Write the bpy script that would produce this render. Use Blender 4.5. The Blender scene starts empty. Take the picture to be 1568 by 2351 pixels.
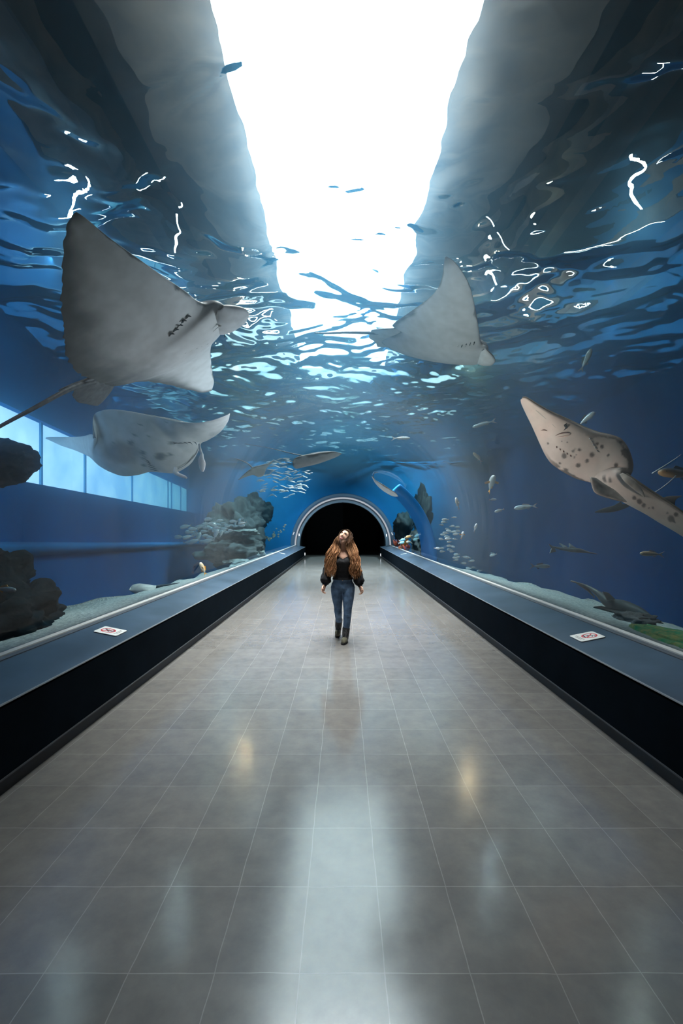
import bpy, bmesh, math, random
import numpy as np
from mathutils import Vector, Matrix, noise
random.seed(7); rng = np.random.default_rng(7)
SC = bpy.context.scene
COL = SC.collection
PI = math.pi
F = 1045.3; VX, VY = 787.0, 1211.0; CH = 1.65        # focal length in pixels, vanishing point, eye height
ZW = 5.3                                              # water level
TUN_R, TUN_Z, TUN_END = 2.6, 0.66, 25.0               # tunnel radius, springing height, far end

# ------------------------------------------------------------------ helpers
def P(px, py, d):
    return Vector(((px - VX) / F * d, d, CH + (VY - py) / F * d))

def on_cyl(px, py, R):
    """the point along the sight line that lies R away from the tunnel's axis"""
    a, b = (px - VX) / F, (VY - py) / F
    h = CH - TUN_Z
    A, B, Cc = a * a + b * b, 2 * b * h, h * h - R * R
    t = (-B + math.sqrt(B * B - 4 * A * Cc)) / (2 * A)
    return Vector((a * t, t, CH + b * t))

def link(name, mesh, mats=None, parent=None, smooth=False):
    o = bpy.data.objects.new(name, mesh)
    COL.objects.link(o)
    if mats is not None:
        for m in (mats if isinstance(mats, (list, tuple)) else [mats]):
            mesh.materials.append(m)
    if smooth:
        mesh.polygons.foreach_set('use_smooth', [True] * len(mesh.polygons))
    if parent is not None:
        o.parent = parent
    return o

def mesh_from(name, verts, faces):
    me = bpy.data.meshes.new(name)
    me.from_pydata([tuple(v) for v in verts], [], [tuple(int(i) for i in f) for f in faces])
    me.update()
    return me

def from_bm(name, bm, mats=None, parent=None, smooth=False, recalc=True):
    if recalc:
        bmesh.ops.recalc_face_normals(bm, faces=bm.faces)
    me = bpy.data.meshes.new(name); bm.to_mesh(me); bm.free()
    return link(name, me, mats, parent, smooth)

def tag(o, label, cat, group=None, kind=None):
    o['label'] = label; o['category'] = cat
    if group: o['group'] = group
    if kind: o['kind'] = kind
    return o

def struct(o, label=None, cat=None):
    o['kind'] = 'structure'
    if label: o['label'] = label
    if cat: o['category'] = cat
    return o

def empty(name, loc=(0, 0, 0), rz=0):
    o = bpy.data.objects.new(name, None); COL.objects.link(o)
    o.location = loc; o.rotation_euler = (0, 0, rz); o.empty_display_size = .1
    return o

def box(bm, x0, x1, y0, y1, z0, z1):
    vs = [bm.verts.new((x, y, z)) for x in (x0, x1) for y in (y0, y1) for z in (z0, z1)]
    for f in ((0, 1, 3, 2), (4, 6, 7, 5), (0, 4, 5, 1), (2, 3, 7, 6), (0, 2, 6, 4), (1, 5, 7, 3)):
        bm.faces.new([vs[i] for i in f])

def extrude_profile(bm, prof, y0, y1, n=1):
    """closed XZ polygon swept along Y"""
    rows = []
    for j in range(n + 1):
        y = y0 + (y1 - y0) * j / n
        rows.append([bm.verts.new((x, y, z)) for x, z in prof])
    k = len(prof)
    for j in range(n):
        for i in range(k):
            bm.faces.new((rows[j][i], rows[j][(i + 1) % k], rows[j + 1][(i + 1) % k], rows[j + 1][i]))
    bm.faces.new(rows[0]); bm.faces.new(rows[-1][::-1])

def tube_bm(bm, pts, radii, n=8, flat=1.0):
    pts = [Vector(p) for p in pts]
    rings = []
    ref = Vector((0.13, 0.21, 0.97))
    for i, p in enumerate(pts):
        t = (pts[min(i + 1, len(pts) - 1)] - pts[max(i - 1, 0)]).normalized()
        u = t.cross(ref)
        if u.length < 1e-3: u = t.cross(Vector((1, 0, 0)))
        u.normalize(); w = u.cross(t)
        r = radii[i] if hasattr(radii, '__len__') else radii
        rings.append([bm.verts.new(p + (u * math.cos(2 * PI * k / n) + w * math.sin(2 * PI * k / n) * flat) * r) for k in range(n)])
    for a, b in zip(rings, rings[1:]):
        for k in range(n):
            bm.faces.new((a[k], a[(k + 1) % n], b[(k + 1) % n], b[k]))
    bm.faces.new(rings[0][::-1]); bm.faces.new(rings[-1])

def catmull(pts, t):
    """Catmull-Rom through rows of an array, t in 0..1"""
    pts = np.asarray(pts, float); n = len(pts) - 1
    s = min(max(t, 0), 1) * n; i = min(int(s), n - 1); f = s - i
    p1, p2 = pts[i], pts[i + 1]
    p0 = pts[i - 1] if i > 0 else 2 * p1 - p2
    p3 = pts[i + 2] if i + 2 <= n else 2 * p2 - p1
    return 0.5 * ((2 * p1) + (-p0 + p2) * f + (2 * p0 - 5 * p1 + 4 * p2 - p3) * f * f + (-p0 + 3 * p1 - 3 * p2 + p3) * f ** 3)

# ------------------------------------------------------------------ materials
class NT:
    def __init__(s, name):
        s.m = bpy.data.materials.new(name); s.m.use_nodes = True
        s.t = s.m.node_tree; s.t.nodes.clear()
        s.out = s.t.nodes.new('ShaderNodeOutputMaterial')
    def n(s, typ, **kw):
        nd = s.t.nodes.new(typ)
        for k, v in kw.items():
            if k.startswith('i_'):
                nd.inputs[k[2:].replace('_', ' ')].default_value = v
            else: setattr(nd, k, v)
        return nd
    def l(s, a, b): s.t.links.new(a, b)

def mat(name, color, rough=.6, spec=.4, metal=0, var=0.0, scale=6.0, bump=0.0, emit=0, coords='Object', detail=4.0, col2=None, attr=None, sss=0):
    """Principled surface with a noise-varied pigment"""
    t = NT(name); p = t.n('ShaderNodeBsdfPrincipled')
    p.inputs['Roughness'].default_value = rough
    p.inputs['Specular IOR Level'].default_value = spec
    p.inputs['Metallic'].default_value = metal
    p.inputs['Base Color'].default_value = (*color, 1)
    tc = None
    if var or bump or col2:
        tc = t.n('ShaderNodeTexCoord'); nz = t.n('ShaderNodeTexNoise')
        nz.inputs['Scale'].default_value = scale; nz.inputs['Detail'].default_value = detail
        t.l(tc.outputs[coords], nz.inputs['Vector'])
        if var or col2:
            cr = t.n('ShaderNodeValToRGB')
            c2 = col2 or tuple(min(1, c * (1 + var)) for c in color)
            c1 = color if col2 else tuple(c * (1 - var) for c in color)
            cr.color_ramp.elements[0].position = .35; cr.color_ramp.elements[1].position = .65
            cr.color_ramp.elements[0].color = (*c1, 1); cr.color_ramp.elements[1].color = (*c2, 1)
            t.l(nz.outputs['Fac'], cr.inputs['Fac']); t.l(cr.outputs['Color'], p.inputs['Base Color'])
        if bump:
            b = t.n('ShaderNodeBump'); b.inputs['Strength'].default_value = bump; b.inputs['Distance'].default_value = .03
            t.l(nz.outputs['Fac'], b.inputs['Height']); t.l(b.outputs['Normal'], p.inputs['Normal'])
    if attr:
        a = t.n('ShaderNodeVertexColor'); a.layer_name = attr
        if tc is None:
            t.l(a.outputs['Color'], p.inputs['Base Color'])
        else:
            mx = t.n('ShaderNodeMix', data_type='RGBA', blend_type='MULTIPLY'); mx.inputs['Factor'].default_value = 1
            t.l(a.outputs['Color'], mx.inputs['A']); t.l(cr.outputs['Color'], mx.inputs['B'])
            t.l(mx.outputs['Result'], p.inputs['Base Color'])
    if emit:
        p.inputs['Emission Color'].default_value = (*color, 1); p.inputs['Emission Strength'].default_value = emit
    t.l(p.outputs[0], t.out.inputs['Surface'])
    return t.m

def emat(name, color, strength):
    t = NT(name); e = t.n('ShaderNodeEmission'); e.inputs['Color'].default_value = (*color, 1); e.inputs['Strength'].default_value = strength
    t.l(e.outputs[0], t.out.inputs['Surface']); return t.m

# ------------------------------------------------------------------ camera and render look
cam = bpy.data.cameras.new('camera'); camo = bpy.data.objects.new('camera', cam); COL.objects.link(camo)
camo.location = (0, 0, CH); camo.rotation_euler = (PI / 2, 0, 0)
cam.sensor_fit = 'HORIZONTAL'; cam.sensor_width = 24; cam.lens = 24 * F / 1568
cam.shift_x = (784 - VX) / 1568; cam.shift_y = (VY - 1175.5) / 1568
cam.clip_start = .05; cam.clip_end = 200
SC.camera = camo
vs = SC.view_settings
SC.display_settings.display_device = 'sRGB'
vs.view_transform = 'Standard'; vs.look = 'None'; vs.gamma = 1; vs.exposure = 0.0; vs.use_curve_mapping = False
cy = SC.cycles
cy.max_bounces = 7; cy.diffuse_bounces = 2; cy.glossy_bounces = 3; cy.transmission_bounces = 4; cy.volume_bounces = 0
cy.transparent_max_bounces = 14
cy.caustics_reflective = False; cy.caustics_refractive = False
cy.sample_clamp_indirect = 3.0; cy.blur_glossy = .5
cy.use_denoising = True
try: cy.denoiser = 'OPENIMAGEDENOISE'
except Exception: pass
cy.use_adaptive_sampling = True; cy.adaptive_threshold = .03
w = bpy.data.worlds.new('world'); SC.world = w; w.use_nodes = True
w.node_tree.nodes['Background'].inputs[0].default_value = (.010, .016, .022, 1); w.node_tree.nodes['Background'].inputs[1].default_value = .3
# ================================================================== THE SETTING
def floor_mat():
    t = NT('stone_floor_tiles'); p = t.n('ShaderNodeBsdfPrincipled')
    tc = t.n('ShaderNodeTexCoord'); mp = t.n('ShaderNodeMapping')
    mp.inputs['Location'].default_value = (.16, -1.685 + .407 * 5, 0)
    br = t.n('ShaderNodeTexBrick'); br.offset = 0; br.squash = 1
    br.inputs['Scale'].default_value = 1; br.inputs['Brick Width'].default_value = .316; br.inputs['Row Height'].default_value = .407
    br.inputs['Mortar Size'].default_value = .0022; br.inputs['Mortar Smooth'].default_value = .2; br.inputs['Bias'].default_value = 0
    br.inputs['Color1'].default_value = (.150, .145, .138, 1); br.inputs['Color2'].default_value = (.176, .170, .162, 1)
    br.inputs['Mortar'].default_value = (.26, .252, .244, 1)
    # edges of the tiles wander a little
    nz0 = t.n('ShaderNodeTexNoise'); nz0.inputs['Scale'].default_value = 5; nz0.inputs['Detail'].default_value = 2
    sub = t.n('ShaderNodeVectorMath', operation='SUBTRACT'); sub.inputs[1].default_value = (.5, .5, .5)
    scl = t.n('ShaderNodeVectorMath', operation='SCALE'); scl.inputs['Scale'].default_value = .012
    add = t.n('ShaderNodeVectorMath', operation='ADD')
    t.l(tc.outputs['Object'], mp.inputs['Vector']); t.l(tc.outputs['Object'], nz0.inputs['Vector'])
    t.l(nz0.outputs['Color'], sub.inputs[0]); t.l(sub.outputs[0], scl.inputs[0])
    t.l(mp.outputs[0], add.inputs[0]); t.l(scl.outputs[0], add.inputs[1]); t.l(add.outputs[0], br.inputs['Vector'])
    nz = t.n('ShaderNodeTexNoise'); nz.inputs['Scale'].default_value = 7; nz.inputs['Detail'].default_value = 8; nz.inputs['Roughness'].default_value = .65
    t.l(tc.outputs['Object'], nz.inputs['Vector'])
    cr = t.n('ShaderNodeValToRGB'); cr.color_ramp.elements[0].position = .3; cr.color_ramp.elements[1].position = .72
    cr.color_ramp.elements[0].color = (.84, .84, .86, 1); cr.color_ramp.elements[1].color = (1.14, 1.13, 1.10, 1)
    t.l(nz.outputs['Fac'], cr.inputs['Fac'])
    mx = t.n('ShaderNodeMix', data_type='RGBA', blend_type='MULTIPLY'); mx.inputs['Factor'].default_value = 1
    t.l(br.outputs['Color'], mx.inputs['A']); t.l(cr.outputs['Color'], mx.inputs['B']); t.l(mx.outputs['Result'], p.inputs['Base Color'])
    rr = t.n('ShaderNodeMapRange'); rr.inputs['To Min'].default_value = .11; rr.inputs['To Max'].default_value = .21
    t.l(nz.outputs['Fac'], rr.inputs['Value']); t.l(rr.outputs[0], p.inputs['Roughness'])
    p.inputs['Specular IOR Level'].default_value = .85
    b = t.n('ShaderNodeBump'); b.inputs['Strength'].default_value = .12; b.inputs['Distance'].default_value = .004
    t.l(nz.outputs['Fac'], b.inputs['Height']); t.l(b.outputs['Normal'], p.inputs['Normal'])
    t.l(p.outputs[0], t.out.inputs['Surface'])
    return t.m

M_floor = floor_mat()
M_black = mat('black_painted_parapet', (.0025, .005, .008), .9, .02, var=.15, scale=3)
M_ledge = mat('dark_blue_grey_ledge', (.045, .068, .098), .36, .4, var=.22, scale=2.2, coords='Object')
M_kick = mat('black_kick_board', (.015, .016, .018), .5, .4)
M_edge = mat('pale_edge_bead', (.26, .28, .30), .35, .5)
M_seal = mat('white_silicone_seal', (.52, .51, .49), .45, .4)
M_dark = mat('dark_corridor_paint', (.006, .008, .010), .7, .15)
M_portal = mat('blue_grey_portal_frame', (.12, .15, .19), .45, .4)

fl = bpy.data.meshes.new('floor')
bm = bmesh.new(); box(bm, -2.3, 2.3, -4, 31, -.15, 0)
floor = struct(from_bm('floor', bm, M_floor), 'grey stone tile floor of the tunnel walkway', 'floor')

# parapets either side: front wall, sloping ledge, kick board, pale arris bead, white seal against the acrylic
XW, ZL0, XO, ZL1 = 2.06, .58, 2.56, .68
for sgn, side in ((-1, 'left'), (1, 'right')):
    def pr(pts): return [(sgn * x, z) for x, z in pts]
    bm = bmesh.new(); extrude_profile(bm, pr([(XW, .13), (XW, ZL0 - .006), (XW + .12, ZL0 - .006), (XW + .12, .13)]), -4, TUN_END + .1)
    struct(from_bm('wall_' + side, bm, M_black), f'black painted front of the walkway parapet on the {side}', 'wall')
    bm = bmesh.new(); extrude_profile(bm, pr([(XW + .045, 0), (XW + .045, .13), (XW + .12, .13), (XW + .12, 0)]), -4, TUN_END + .1)
    struct(from_bm('baseboard_' + side, bm, M_kick), f'recessed black kick board along the {side} of the floor', 'baseboard')
    bm = bmesh.new(); extrude_profile(bm, pr([(XW - .004, .118), (XW - .004, .130), (XW + .05, .130), (XW + .05, .118)]), -4, TUN_END + .1)
    struct(from_bm('trim_1' if sgn < 0 else 'trim_2', bm, mat('kick_trim_' + side, (.05, .055, .06), .35, .5)), f'thin dark bead above the {side} kick board', 'trim')
    bm = bmesh.new(); extrude_profile(bm, pr([(XW, ZL0 - .03), (XW, ZL0), (XO, ZL1), (XO + .05, ZL1), (XO + .05, ZL0 - .03)]), -4, TUN_END + .1)
    bmesh.ops.bevel(bm, geom=[e for e in bm.edges if abs(e.verts[0].co.y - e.verts[1].co.y) > 1], offset=.006, segments=2, affect='EDGES')
    struct(from_bm('ledge_' + side, bm, M_ledge), f'sloping blue grey ledge along the {side} glass', 'ledge')
    bm = bmesh.new(); extrude_profile(bm, pr([(XW - .003, ZL0 - .008), (XW - .003, ZL0 + .002), (XW + .004, ZL0 + .003), (XW + .004, ZL0 - .008)]), -4, TUN_END + .1)
    struct(from_bm('trim_3' if sgn < 0 else 'trim_4', bm, M_edge), f'pale arris along the inner edge of the {side} ledge', 'trim')
    bm = bmesh.new(); extrude_profile(bm, pr([(XO - .006, ZL1 - .004), (XO - .006, ZL1 + .012), (XO + .03, ZL1 + .022), (XO + .03, ZL1 - .004)]), -4, TUN_END)
    struct(from_bm('trim_5' if sgn < 0 else 'trim_6', bm, M_seal), f'white seal between the {side} ledge and the acrylic', 'trim')
    bm = bmesh.new(); extrude_profile(bm, pr([(XO - .055, ZL1 - .012), (XO - .055, ZL1 - .004), (XO - .02, ZL1 + .006), (XO - .02, ZL1 - .006)]), -4, TUN_END)
    struct(from_bm('trim_7' if sgn < 0 else 'trim_8', bm, mat('acrylic_shoe_' + side, (.07, .072, .082), .4, .5)), f'grey shoe strip below the {side} white seal', 'trim')

# arched acrylic vault: inner face mirrors a little, outer face is optically joined to the water
def glass_mat():
    t = NT('clear_acrylic'); tr = t.n('ShaderNodeBsdfTransparent'); tr.inputs[0].default_value = (.97, .985, 1, 1)
    g = t.n('ShaderNodeBsdfGlossy'); g.inputs['Roughness'].default_value = .03
    fr = t.n('ShaderNodeFresnel'); fr.inputs['IOR'].default_value = 1.22
    mx = t.n('ShaderNodeMixShader'); t.l(fr.outputs[0], mx.inputs[0]); t.l(tr.outputs[0], mx.inputs[1]); t.l(g.outputs[0], mx.inputs[2])
    t.l(mx.outputs[0], t.out.inputs['Surface']); return t.m
def clear_mat():
    t = NT('acrylic_water_contact'); tr = t.n('ShaderNodeBsdfTransparent'); tr.inputs[0].default_value = (.99, .995, 1, 1)
    t.l(tr.outputs[0], t.out.inputs['Surface']); return t.m
def arc(R, n=48, a0=0, a1=PI): return [(R * math.cos(a0 + (a1 - a0) * i / n), TUN_Z + R * math.sin(a0 + (a1 - a0) * i / n)) for i in range(n + 1)]
bm = bmesh.new(); NA = 64
ri = [[bm.verts.new((x, y, z)) for x, z in arc(TUN_R, NA)] for y in (-4, TUN_END)]
ro = [[bm.verts.new((x, y, z)) for x, z in arc(TUN_R + .07, NA)] for y in (-4, TUN_END)]
for i in range(NA):
    f = bm.faces.new((ri[0][i], ri[0][i + 1], ri[1][i + 1], ri[1][i])); f.material_index = 0; f.normal_update()
    if f.normal.dot(Vector((0, 0, TUN_Z)) - f.calc_center_median()) < 0: f.normal_flip()
    f = bm.faces.new((ro[0][i], ro[1][i], ro[1][i + 1], ro[0][i + 1])); f.material_index = 1; f.normal_update()
    if f.normal.dot(Vector((0, 0, TUN_Z)) - f.calc_center_median()) > 0: f.normal_flip()
struct(from_bm('window_1', bm, [glass_mat(), clear_mat()], smooth=True, recalc=False), 'clear arched acrylic vault of the tunnel', 'window')

# far portal: arch frame, white light line, dark corridor behind
def arch_ring(bm, r0, r1, y0, y1, zb, n=48):
    def ring(R, y): return [bm.verts.new((R, y, zb))] + [bm.verts.new((x, y, z)) for x, z in arc(R, n)] + [bm.verts.new((-R, y, zb))]
    a, b, c, d = ring(r0, y0), ring(r1, y0), ring(r0, y1), ring(r1, y1)
    for i in range(len(a) - 1):
        for q in ((a[i], b[i], b[i + 1], a[i + 1]), (c[i], c[i + 1], d[i + 1], d[i]), (a[i], a[i + 1], c[i + 1], c[i]), (b[i], d[i], d[i + 1], b[i + 1])):
            bm.faces.new(q)
    for q in ((a[0], c[0], d[0], b[0]), (a[-1], b[-1], d[-1], c[-1])): bm.faces.new(q)
bm = bmesh.new(); arch_ring(bm, 2.36, 2.60, TUN_END - .12, TUN_END + .3, .55)
struct(from_bm('door_1', bm, M_portal, smooth=False), 'blue grey arched portal frame at the far end of the tunnel', 'doorway')
bm = bmesh.new(); arch_ring(bm, 2.555, 2.625, TUN_END - .17, TUN_END - .11, .66)
struct(from_bm('trim_9', bm, emat('portal_light_line', (.80, .86, .95), .55)), 'thin white light line round the far portal', 'trim')
bm = bmesh.new(); arch_ring(bm, 2.62, 2.86, TUN_END - .10, TUN_END + .3, .66)
struct(from_bm('trim_10', bm, mat('portal_outer_collar', (.04, .09, .16), .5, .4)), 'dark blue collar outside the portal light line', 'trim')
for nm, b in (('wall_corridor_left', (-2.75, -2.40, TUN_END + .62, 31, 0, 3.6)), ('wall_corridor_right', (2.40, 2.75, TUN_END + .62, 31, 0, 3.6)),
              ('wall_corridor_end', (-2.75, 2.75, 31, 31.2, -.1, 3.6)), ('ceiling_corridor', (-2.75, 2.75, TUN_END + .62, 31.2, 3.3, 3.5))):
    bm = bmesh.new(); box(bm, *b)
    struct(from_bm(nm, bm, M_dark))
# end partition in the corridor, slightly lighter left leaf seen through the arch
bm = bmesh.new(); box(bm, -2.5, 0.02, 30.2, 30.3, 0, 3.4)
struct(from_bm('door_2', bm, mat('dark_blue_door_leaf', (.008, .013, .02), .6, .2)), 'near black door leaf at the end of the dark corridor', 'door')

# ------------------------------------------------------------------ tank: floor, painted walls, hall above
M_tank = mat('tank_blue_paint', (.02, .22, .55), .85, .1, var=.10, scale=.5)
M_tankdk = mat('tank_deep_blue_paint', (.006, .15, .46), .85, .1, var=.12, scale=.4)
bm = bmesh.new(); box(bm, -13, -2.75, -5, 26, -3.7, -3.5); 
struct(from_bm('tank_floor_left', bm, mat('tank_floor_sand', (.20, .26, .28), .9, .1, var=.2, scale=2)))
bm = bmesh.new(); box(bm, 2.75, 13, -5, 26, -3.7, -3.5)
struct(from_bm('tank_floor_right', bm, bpy.data.materials['tank_floor_sand']))
def slab(name, pts, z0, z1, th, m, label=None, cat=None):
    bm = bmesh.new(); (x0, y0), (x1, y1) = pts
    d = Vector((x1 - x0, y1 - y0)).normalized(); nrm = Vector((-d.y, d.x)) * th
    lo = [(x0, y0), (x1, y1), (x1 + nrm.x, y1 + nrm.y), (x0 + nrm.x, y0 + nrm.y)]
    a = [bm.verts.new((x, y, z0)) for x, y in lo]; b = [bm.verts.new((x, y, z1)) for x, y in lo]
    bm.faces.new(a[::-1]); bm.faces.new(b)
    for i in range(4): bm.faces.new((a[i], a[(i + 1) % 4], b[(i + 1) % 4], b[i]))
    return struct(from_bm(name, bm, m), label, cat)
LW0, LW1 = (-3.95, 1.0), (-7.75, 26.0)
ZB = 2.35
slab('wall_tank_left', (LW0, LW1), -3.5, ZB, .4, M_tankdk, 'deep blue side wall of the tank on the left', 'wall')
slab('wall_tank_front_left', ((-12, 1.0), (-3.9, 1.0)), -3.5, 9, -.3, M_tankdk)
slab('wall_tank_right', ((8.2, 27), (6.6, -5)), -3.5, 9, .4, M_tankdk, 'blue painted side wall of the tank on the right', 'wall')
# back wall with the tunnel opening
for nm, b in (('wall_back_left', (-13, -2.738, 25.3, 25.6, -3.5, 9)), ('wall_back_right', (2.738, 13, 25.3, 25.6, -3.5, 9)), ('wall_back_upper', (-2.738, 2.738, 25.3, 25.6, 3.398, 9))):
    bm = bmesh.new(); box(bm, *b); struct(from_bm(nm, bm, M_tank), 'blue painted end wall of the tank ' + nm.split('_')[-1] + ' of the portal' if 'upper' not in nm else 'blue painted end wall of the tank above the portal', 'wall')
# spandrels round the arch
bm = bmesh.new(); NS = 40
ai = [(2.62 * math.cos(PI * i / NS), TUN_Z + 2.62 * math.sin(PI * i / NS)) for i in range(NS + 1)]
def outer(i):
    c, q = math.cos(PI * i / NS), math.sin(PI * i / NS); k = min(2.74 / max(abs(c), 1e-6), (3.40 - TUN_Z) / max(q, 1e-6))
    return (c * k, TUN_Z + q * k)
vi = [bm.verts.new((x, 25.3, z)) for x, z in ai]; vo = [bm.verts.new((*[(outer(i)[0])], 25.3, outer(i)[1])) for i in range(NS + 1)]
vi2 = [bm.verts.new((x, 25.5, z)) for x, z in ai]; vo2 = [bm.verts.new((outer(i)[0], 25.5, outer(i)[1])) for i in range(NS + 1)]
for i in range(NS):
    bm.faces.new((vi[i], vo[i], vo[i + 1], vi[i + 1])); bm.faces.new((vi2[i], vi2[i + 1], vo2[i + 1], vo2[i])); bm.faces.new((vi[i], vi[i + 1], vi2[i + 1], vi2[i])); bm.faces.new((vo[i], vo2[i], vo2[i + 1], vo[i + 1]))
struct(from_bm('wall_back_spandrel', bm, M_tank))
# shallow basin seen over the left wall: its light put into a glowing panel with mullions
def basin_mat():
    t = NT('lit_basin_glow'); tc = t.n('ShaderNodeTexCoord'); nz = t.n('ShaderNodeTexNoise'); nz.inputs['Scale'].default_value = .9; nz.inputs['Detail'].default_value = 5
    t.l(tc.outputs['Object'], nz.inputs['Vector'])
    cr = t.n('ShaderNodeValToRGB'); cr.color_ramp.elements[0].position = .35; cr.color_ramp.elements[1].position = .7
    cr.color_ramp.elements[0].color = (.32, .50, .78, 1); cr.color_ramp.elements[1].color = (.60, .76, .94, 1)
    t.l(nz.outputs['Fac'], cr.inputs['Fac'])
    e = t.n('ShaderNodeEmission'); e.inputs['Strength'].default_value = 2.0; t.l(cr.outputs['Color'], e.inputs['Color']); t.l(e.outputs[0], t.out.inputs['Surface']); return t.m
off = .9; ZT = 3.75
W0, W1 = (LW0[0] - off, 1.2), (LW1[0] - off, 25.2)
bm = bmesh.new()
v = [bm.verts.new((W0[0], W0[1], ZB - .6)), bm.verts.new((W1[0], W1[1], ZB - .6)), bm.verts.new((W1[0], W1[1], ZT)), bm.verts.new((W0[0], W0[1], ZT))]
bm.faces.new(v); struct(from_bm('basin_glow', bm, basin_mat()), 'pale blue glowing panel for the lit basin above the left tank wall', 'window')
M_mull = mat('blue_mullion', (.16, .45, .78), .6, .2)
slab('wall_tank_left_upper', ((W0[0] + .15, W0[1]), (W1[0] + .15, W1[1])), ZT, 9, .3, M_tankdk, 'dark blue wall above the glowing basin band', 'wall')
for k, ty in enumerate((.33, .42, .58, .80, .83, .92)):
    x = W0[0] + (W1[0] - W0[0]) * ty + .06; y = W0[1] + (W1[1] - W0[1]) * ty
    bm = bmesh.new(); box(bm, x - .02, x + .02, y - .03, y + .03, ZB - .6, ZT)
    struct(from_bm('basin_mullion', bm, M_mull), 'blue upright in the glowing basin band', 'mullion')
bm = bmesh.new(); 
for q in (0,):
    a = Vector((LW0[0], LW0[1], 0)); b2 = Vector((LW1[0], LW1[1], 0))
    N = 24; rows = []
    for i in range(N + 1):
        f = i / N; p = a.lerp(b2, f); zc = 1.62 - .85 * f ** .8
        rows.append([bm.verts.new((p.x + dx, p.y, zc + dz)) for dx, dz in ((-.05, -.16), (.10, -.10), (.16, .0), (.10, .05), (-.05, .09))])
    for r0, r1 in zip(rows, rows[1:]):
        for i in range(4): bm.faces.new((r0[i], r0[i + 1], r1[i + 1], r1[i]))
struct(from_bm('trim_11', bm, M_tank, smooth=True), 'rounded blue string course along the left tank wall', 'trim')

# hall over the tank
M_hall = mat('dark_hall_ceiling', (.006, .007, .009), .9, .1, var=.3, scale=.8)
M_beige = mat('beige_ceiling_duct', (.15, .134, .118), .8, .2, var=.35, scale=1.5)
bm = bmesh.new(); box(bm, -13, 13, -6, 26, 9.0, 9.2); struct(from_bm('ceiling', bm, M_hall), 'dark ceiling of the hall above the water', 'ceiling')
bm = bmesh.new(); box(bm, -13.2, -13, -6, 26, -3.5, 9.2); struct(from_bm('wall_hall_left', bm, M_hall))
bm = bmesh.new(); box(bm, 13, 13.2, -6, 26, -3.5, 9.2); struct(from_bm('wall_hall_right', bm, M_hall))
bm = bmesh.new(); box(bm, -13, 13, -6.2, -6, -3.5, 9.2); struct(from_bm('wall_hall_rear', bm, M_hall))
SK = (-1.30, 1.30, 4.45, 15, 6.9)
M_sky = emat('skylight_glow', (1, .97, .95), 13.0)
bm = bmesh.new(); NSK = 120; el, er_ = [], []  # edges cut wavy to imitate their bending by the ripples
for i in range(NSK + 1):
    y = SK[2] + (SK[3] - SK[2]) * i / NSK
    el.append(bm.verts.new((SK[0] - .03 + .10 * noise.fractal(Vector((y * 1.1, 3.3, 0)), 1, 2, 4), y, SK[4]))); er_.append(bm.verts.new((SK[1] + .03 + .12 * noise.fractal(Vector((y * 1.2, 9.1, 0)), 1, 2, 4), y, SK[4])))
for i in range(NSK): bm.faces.new((el[i], el[i + 1], er_[i + 1], er_[i]))
struct(from_bm('window_3', bm, M_sky, recalc=False), 'long white glowing skylight above the water', 'skylight')
bm = bmesh.new(); v = [bm.verts.new(p) for p in ((-7.5, 25.24, 5.75), (6.5, 25.24, 5.75), (6.5, 25.24, 8.3), (-7.5, 25.24, 8.3))]; bm.faces.new(v)  # glowing panel added for the ripples to catch
struct(from_bm('ripple_glow_panel', bm, emat('ripple_panel_glow', (.86, .94, 1), 3.2), recalc=False), 'added glowing panel at the far end of the hall, lighting the ripples', 'window')
for nm, x0, x1, z in (('ceiling_duct', -5.7, -4.5, 8.0), ('ceiling_duct', -3.0, -1.5, 7.5), ('ceiling_duct', 1.5, 3.2, 7.5), ('ceiling_duct', 4.6, 4.9, 8.2), ('ceiling_duct', 7.2, 8.2, 7.6)):  # the pair beside the skylight sits close, imitating its grey glow
    bm = bmesh.new(); box(bm, x0, x1, -2, 24, z, z + .6)
    struct(from_bm(nm, bm, M_beige), None, None)

# ------------------------------------------------------------------ water: body and rippled surface
def water_mat():
    t = NT('blue_tank_water')
    sc = t.n('ShaderNodeVolumeScatter'); sc.inputs['Color'].default_value = (.23, .60, 1, 1); sc.inputs['Density'].default_value = .085; sc.inputs['Anisotropy'].default_value = .92
    ab = t.n('ShaderNodeVolumeAbsorption'); ab.inputs['Color'].default_value = (.0, .66, .90, 1); ab.inputs['Density'].default_value = .13
    ad = t.n('ShaderNodeAddShader'); t.l(sc.outputs[0], ad.inputs[0]); t.l(ab.outputs[0], ad.inputs[1]); t.l(ad.outputs[0], t.out.inputs['Volume'])
    return t.m
bm = bmesh.new()
RO = TUN_R + .075
prof = [(-12.9, -3.6), (-12.9, ZW + .3), (12.9, ZW + .3), (12.9, -3.6), (RO, -3.6)] + [(RO, TUN_Z)] + [(RO * math.cos(a), TUN_Z + RO * math.sin(a)) for a in [PI * i / 64 for i in range(1, 64)]] + [(-RO, TUN_Z), (-RO, -3.6)]
extrude_profile(bm, prof, -5, 25.35)
water = from_bm('water', bm, water_mat()); struct(water, 'clear blue water filling the tank around the tunnel', 'water')

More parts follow.
